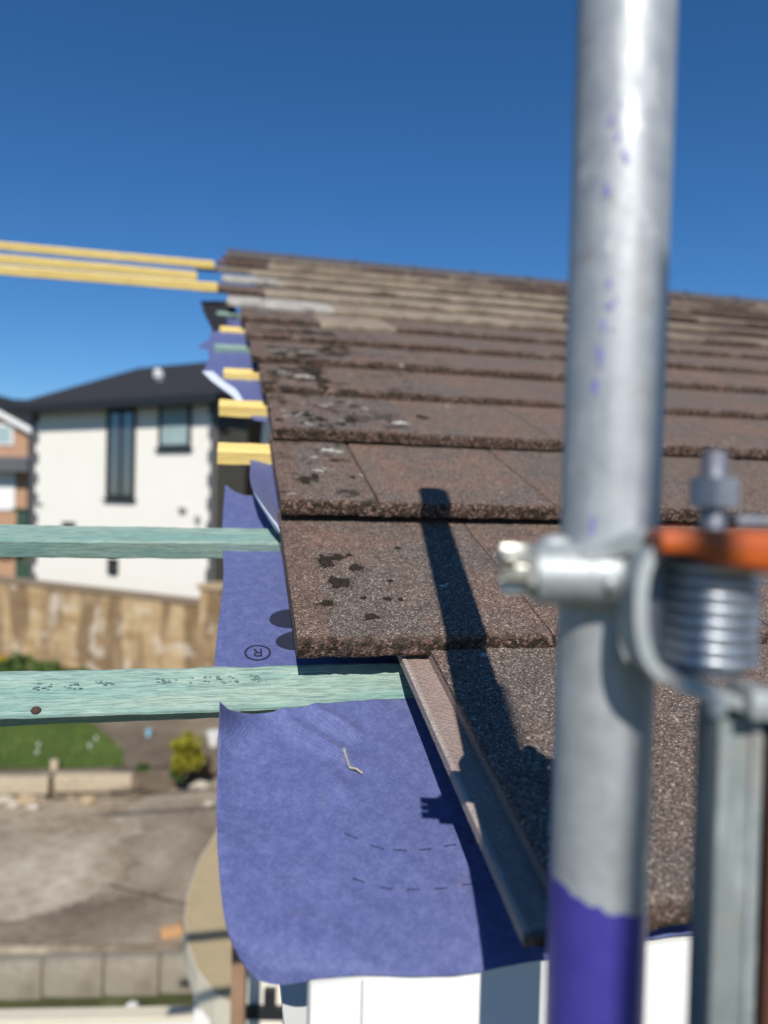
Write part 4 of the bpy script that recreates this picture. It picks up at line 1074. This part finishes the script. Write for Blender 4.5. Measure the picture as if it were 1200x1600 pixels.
# roof vent cowl
n_ = (Vector((0, zr-EZ, 0))); 
slope_n = (hm.to_3x3() @ Vector((0, -AW*(zr-EZ), abs(yc-y0)))).normalized(); p = Pplane(250, 594, hm @ vs[0], slope_n)
b = MB(); b.tube([p-slope_n*.05, p+slope_n*.10, p+slope_n*.11, p+slope_n*.2], [.10, .10, .15, .12], 18); b.ball(p+slope_n*.2, .13)
b.build('roof_vent', simple('vent_white', (.62, .62, .62), .5, .1, 10), house, smooth=True)

# ---- brick neighbour far left
BRK = NT('orange_brickwork', .9); _v = BRK.coord('Object'); _b = BRK.n('ShaderNodeTexBrick'); _b.inputs['Scale'].default_value = 4
_b.inputs['Color1'].default_value = (.44, .24, .13, 1); _b.inputs['Color2'].default_value = (.37, .19, .10, 1); _b.inputs['Mortar'].default_value = (.45, .36, .28, 1)
_mp = BRK.n('ShaderNodeMapping'); _mp.inputs['Rotation'].default_value = (R(90), 0, 0); BRK.link(_v, _mp.inputs['Vector']); BRK.link(_mp.outputs[0], _b.inputs['Vector']); BRK.col(_b.outputs['Color']); BRK = BRK.m
DN = 33.0
A = P(-95, 640, DN); B_ = P(44, 672, DN)
bh = empty('brick_house', (A.x, A.y, 0)); tag(bh, 'orange brick house with white bargeboard behind the white house, at the left edge', 'house')
ex = rt.copy(); ex.z = 0; ex.normalize(); ey = Vector((-ex.y, ex.x, 0)); bm_ = Matrix((ex, ey, Vector((0, 0, 1)))).transposed().to_4x4(); bm_.translation = (B_.x, B_.y, 0)
def bb(c, dd, bev=0, rot=None):
    q = MB(); q.box((0, 0, 0), dd, rot, bev=bev); q.v = [bm_ @ (v_+Vector(c)) for v_ in q.v]; return q
ppm = FPX/DN
def bl(px, py): q = bm_.inverted() @ P(px, py, DN); return q.x, q.z
x0, zE = bl(44, 668); xg, zA = bl(-60, 610); xl_, _ = bl(-165, 668)
b = MB(); vs = [Vector((x0, y, z)) for y in (0, 7) for z in (0, zE)] 
pts = [(x0, 0), (x0, zE), (xg, zA), (xl_, zE), (xl_, 0)]
b.add([bm_ @ Vector((x, y, z)) for y in (0, 7) for x, z in pts], [(0, 1, 2, 3, 4), (9, 8, 7, 6, 5)]+[(i, (i+1) % 5, 5+(i+1) % 5, 5+i) for i in range(5)]); b.build('wall', BRK, bh)
b = MB(); oz = .12
rp = [(x0+.45, zE-.20+oz), (xg, zA+oz), (xl_-.45, zE-.20+oz)]
b.add([bm_ @ Vector((x, y, z+t)) for t in (0, .12) for y in (-.35, 7.3) for x, z in rp], [(0, 1, 4, 3), (1, 2, 5, 4), (6, 9, 10, 7), (7, 10, 11, 8), (0, 6, 7, 1), (1, 7, 8, 2), (3, 4, 10, 9), (4, 5, 11, 10), (0, 3, 9, 6), (2, 8, 11, 5)]); b.build('roof', SLATE, bh)
b = MB()
b.add([bm_ @ Vector((x, y, z+t)) for t in (-.30, -.02) for y in (-.40, -.36) for x, z in rp], [(0, 1, 4, 3), (1, 2, 5, 4), (6, 9, 10, 7), (7, 10, 11, 8), (0, 6, 7, 1), (1, 7, 8, 2), (3, 4, 10, 9), (4, 5, 11, 10), (0, 3, 9, 6), (2, 8, 11, 5)]); b.build('bargeboard', WHITE, bh)
xw, zw = bl(6, 679); f = bb((xw, -.04, zw), (.95, .1, .95)).build('window', WHITE, bh); bb((xw, -.10, zw), (.72, .03, .72)).build('pane', CURT, f)
xw, zw = bl(10, 725); bb((xw-.6, -.5, zw), (4.2, 1.1, .55), 0, Matrix.Rotation(R(8), 3, 'X')).build('porch_roof', simple('porch_grey', (.12, .12, .13), .8, .2, 4), bh)
xw, zw = bl(8, 765); bb((xw, -.05, zw), (.95, .1, 1.9)).build('door', WHITE, bh)
# dark far house roof behind
p = P(10, 640, 48); b = MB(); W2 = 9
b.add([p+ex*-W2+Vector((0, 0, 0)), p+ex*3.4, p+ex*3.4+ey*8, p+ex*-W2+ey*8, p+ex*-W2+ey*4+Vector((0, 0, 1.35)), p+ex*.2+ey*4+Vector((0, 0, 1.2))], [(0, 1, 5, 4), (1, 2, 5), (2, 3, 4, 5), (3, 0, 4), (3, 2, 1, 0)])
rr = empty('distant_house', p); rr.location.z = 0; tag(rr, 'far house showing only a dark roof at the left edge, under the sky', 'house'); b.build('roof', SLATE, rr)
b = MB(); c_ = p+ex*-2.8+ey*4; b.box((c_.x, c_.y, (p.z-.06)/2), (11, 7, p.z-.06), Matrix.Rotation(-YAW, 3, 'Z')); b.build('wall', BRK, rr)
# hedge behind house at left, low
HED = GRN
p = P(22, 838, 26); b = MB(); leafcloud(b, Vector((p.x, p.y, p.z-.4)), 1.9, .6, .75, 1500, .16, 77); o = b.build('hedge', simple('brown_hedge', (.12, .095, .05), .9, .4, 3), None, origin=(p.x, p.y, 0)); tag(o, 'brown hedge between the white house and the brick house', 'hedge')
p = P(38, 805, 29); b = MB(); b.box((p.x, p.y, p.z-.3), (.45, .45, 1.0), Matrix.Rotation(-YAW, 3, 'Z'), bev=.04); b.box((p.x, p.y, p.z+.24), (.68, .68, .08), Matrix.Rotation(-YAW, 3, 'Z'), bev=.02)
b.box((p.x, p.y, (p.z-.8)/2), (.5, .5, p.z-.8)); o = b.build('garden_bin', simple('bin_green', (.03, .07, .045), .5, .2, 10), None, smooth=True, origin=(p.x, p.y, 0)); tag(o, 'dark green bin standing by the white door of the brick house', 'bin')

# ---- things below the eave at lower left
TAN = simple('tan_felt', (.42, .335, .20), .9, .16, 5, bump=.004); CREAM = simple('cream_paint', (.66, .60, .47), .6, .08, 10)
ZC = 1.75
outline = [(420, 1190), (385, 1250), (345, 1292), (312, 1345), (293, 1400), (288, 1440), (293, 1482), (308, 1522), (335, 1556), (372, 1584), (402, 1592), (425, 1560), (520, 1500), (560, 1350), (520, 1240)]
pts = [Pz(a, c, ZC) for a, c in outline]; n = len(pts)
cpy = empty('garden_canopy', (pts[5].x, pts[5].y, 0)); tag(cpy, 'tan curved canopy roof with pale rim on white posts, below the blue underlay', 'canopy')
def prism(pp, z0, z1):
    b = MB(); m_ = len(pp); b.add([Vector((p.x, p.y, z0)) for p in pp]+[Vector((p.x, p.y, z1)) for p in pp], [tuple(range(m_-1, -1, -1)), tuple(range(m_, 2*m_))]+[(i, (i+1) % m_, m_+(i+1) % m_, m_+i) for i in range(m_)]); return b
cen = sum(pts, Vector())/n
prism([cen+(p-cen)*.985 for p in pts], ZC-.05, ZC+.006).build('roof_felt', TAN, cpy)
b = MB(); ro = [cen+(p-cen)*1.0 for p in pts]; ri = [cen+(p-cen)*.984 for p in pts]
for i in range(n):
    j = (i+1) % n; v8 = [ro[i], ro[j], ri[j], ri[i]]
    b.add([Vector((q.x, q.y, z)) for z in (ZC-.16, ZC+.012) for q in v8], [(0, 3, 2, 1), (4, 5, 6, 7), (0, 1, 5, 4), (2, 3, 7, 6)])
b.build('rim', CREAM, cpy)
for (px, py, wd, lab, mt) in ((300, 1545, .10, 'post', WHITE), (338, 1580, .06, 'post', WHITE)):
    p = Pz(px, py, ZC-.2); b = MB(); b.box((p.x+.06, p.y+.1, (ZC-.17)/2), (wd, wd, ZC-.17), bev=.006); b.build(lab, mt, cpy)
q0 = Pz(388, 1440, ZC+.02); q1 = Pz(412, 1600, ZC+.02); b = MB(); d = q1-q0; m_ = (q0+q1)/2
b.box(m_+Vector((0, 0, .015)), (d.length, .05, .03), Matrix.Rotation(math.atan2(d.y, d.x), 3, 'Z')); b.build('roof_batten_trim', CREAM, cpy)
def upright(name, px0, px1, pyt, depth, mat, label, cat, zb=0.0, thick=.05, extra=None):
    t = P((px0+px1)/2, pyt, depth); wd = (px1-px0)/FPX*depth
    b = MB(); b.box((t.x, t.y, (t.z+zb)/2), (wd, thick, t.z-zb), Matrix.Rotation(-YAW, 3, 'Z'), bev=min(.006, wd*.1)); o = b.build(name, mat, None, smooth=True, origin=(t.x, t.y, zb)); tag(o, label, cat); return o
upright('timber_post', 364, 386, 1470, 2.6, simple('brown_post', (.26, .16, .10), .8, .25, 14), 'brown timber post under the left edge of the blue underlay', 'post')
dp = upright('white_panel', 388, 446, 1500, 3.1, simple('cream_panel', (.72, .68, .58), .7, .06, 6), 'white garden door panel below the underlay with a black hinge', 'door')
t = P(414, 1582, 3.05); b = MB(); b.box(t, (.17, .03, .045), Matrix.Rotation(-YAW, 3, 'Z')); b.box(t+Vector((.02, 0, .05)), (.05, .03, .10), Matrix.Rotation(-YAW, 3, 'Z')); b.build('hinge', DARK, dp)
upright('dark_panel', 450, 490, 1500, 2.4, simple('dark_panel_paint', (.025, .022, .022), .6, .2, 10), 'dark brown-black upright panel below the underlay beside the fascia end', 'panel')
upright('pale_post', 492, 512, 1480, 1.9, simple('weathered_post', (.42, .38, .31), .85, .35, 30, bump=.003), 'pale weathered upright post next to the white fascia end', 'post')
# white and tan rail low at the left
q0 = Pz(-200, 1590, 1.2); q1 = Pz(316, 1580, 1.2); d = q1-q0; m_ = (q0+q1)/2; an = math.atan2(d.y, d.x)
fr_ = empty('fence_rail', (m_.x, m_.y, 0)); tag(fr_, 'white boarded fence with a tan capping plank along the bottom left', 'fence')
b = MB(); b.box((m_.x, m_.y, 1.185), (d.length, .10, .035), Matrix.Rotation(an, 3, 'Z'), bev=.004); b.build('capping', CREAM, fr_)
b = MB(); b.box((m_.x, m_.y, .583), (d.length, .04, 1.165), Matrix.Rotation(an, 3, 'Z')); b.build('boards', WHITE, fr_)
p = Pz(206, 1570, .3); b = MB(); b.tube([(p.x, p.y, 0), (p.x, p.y, .30), (p.x, p.y, .31)], [.045, .045, .02], 12); o = b.build('marker_post', WHITE, None, smooth=True, origin=(p.x, p.y, 0)); tag(o, 'short white post in the mossy strip before the concrete blocks', 'post')
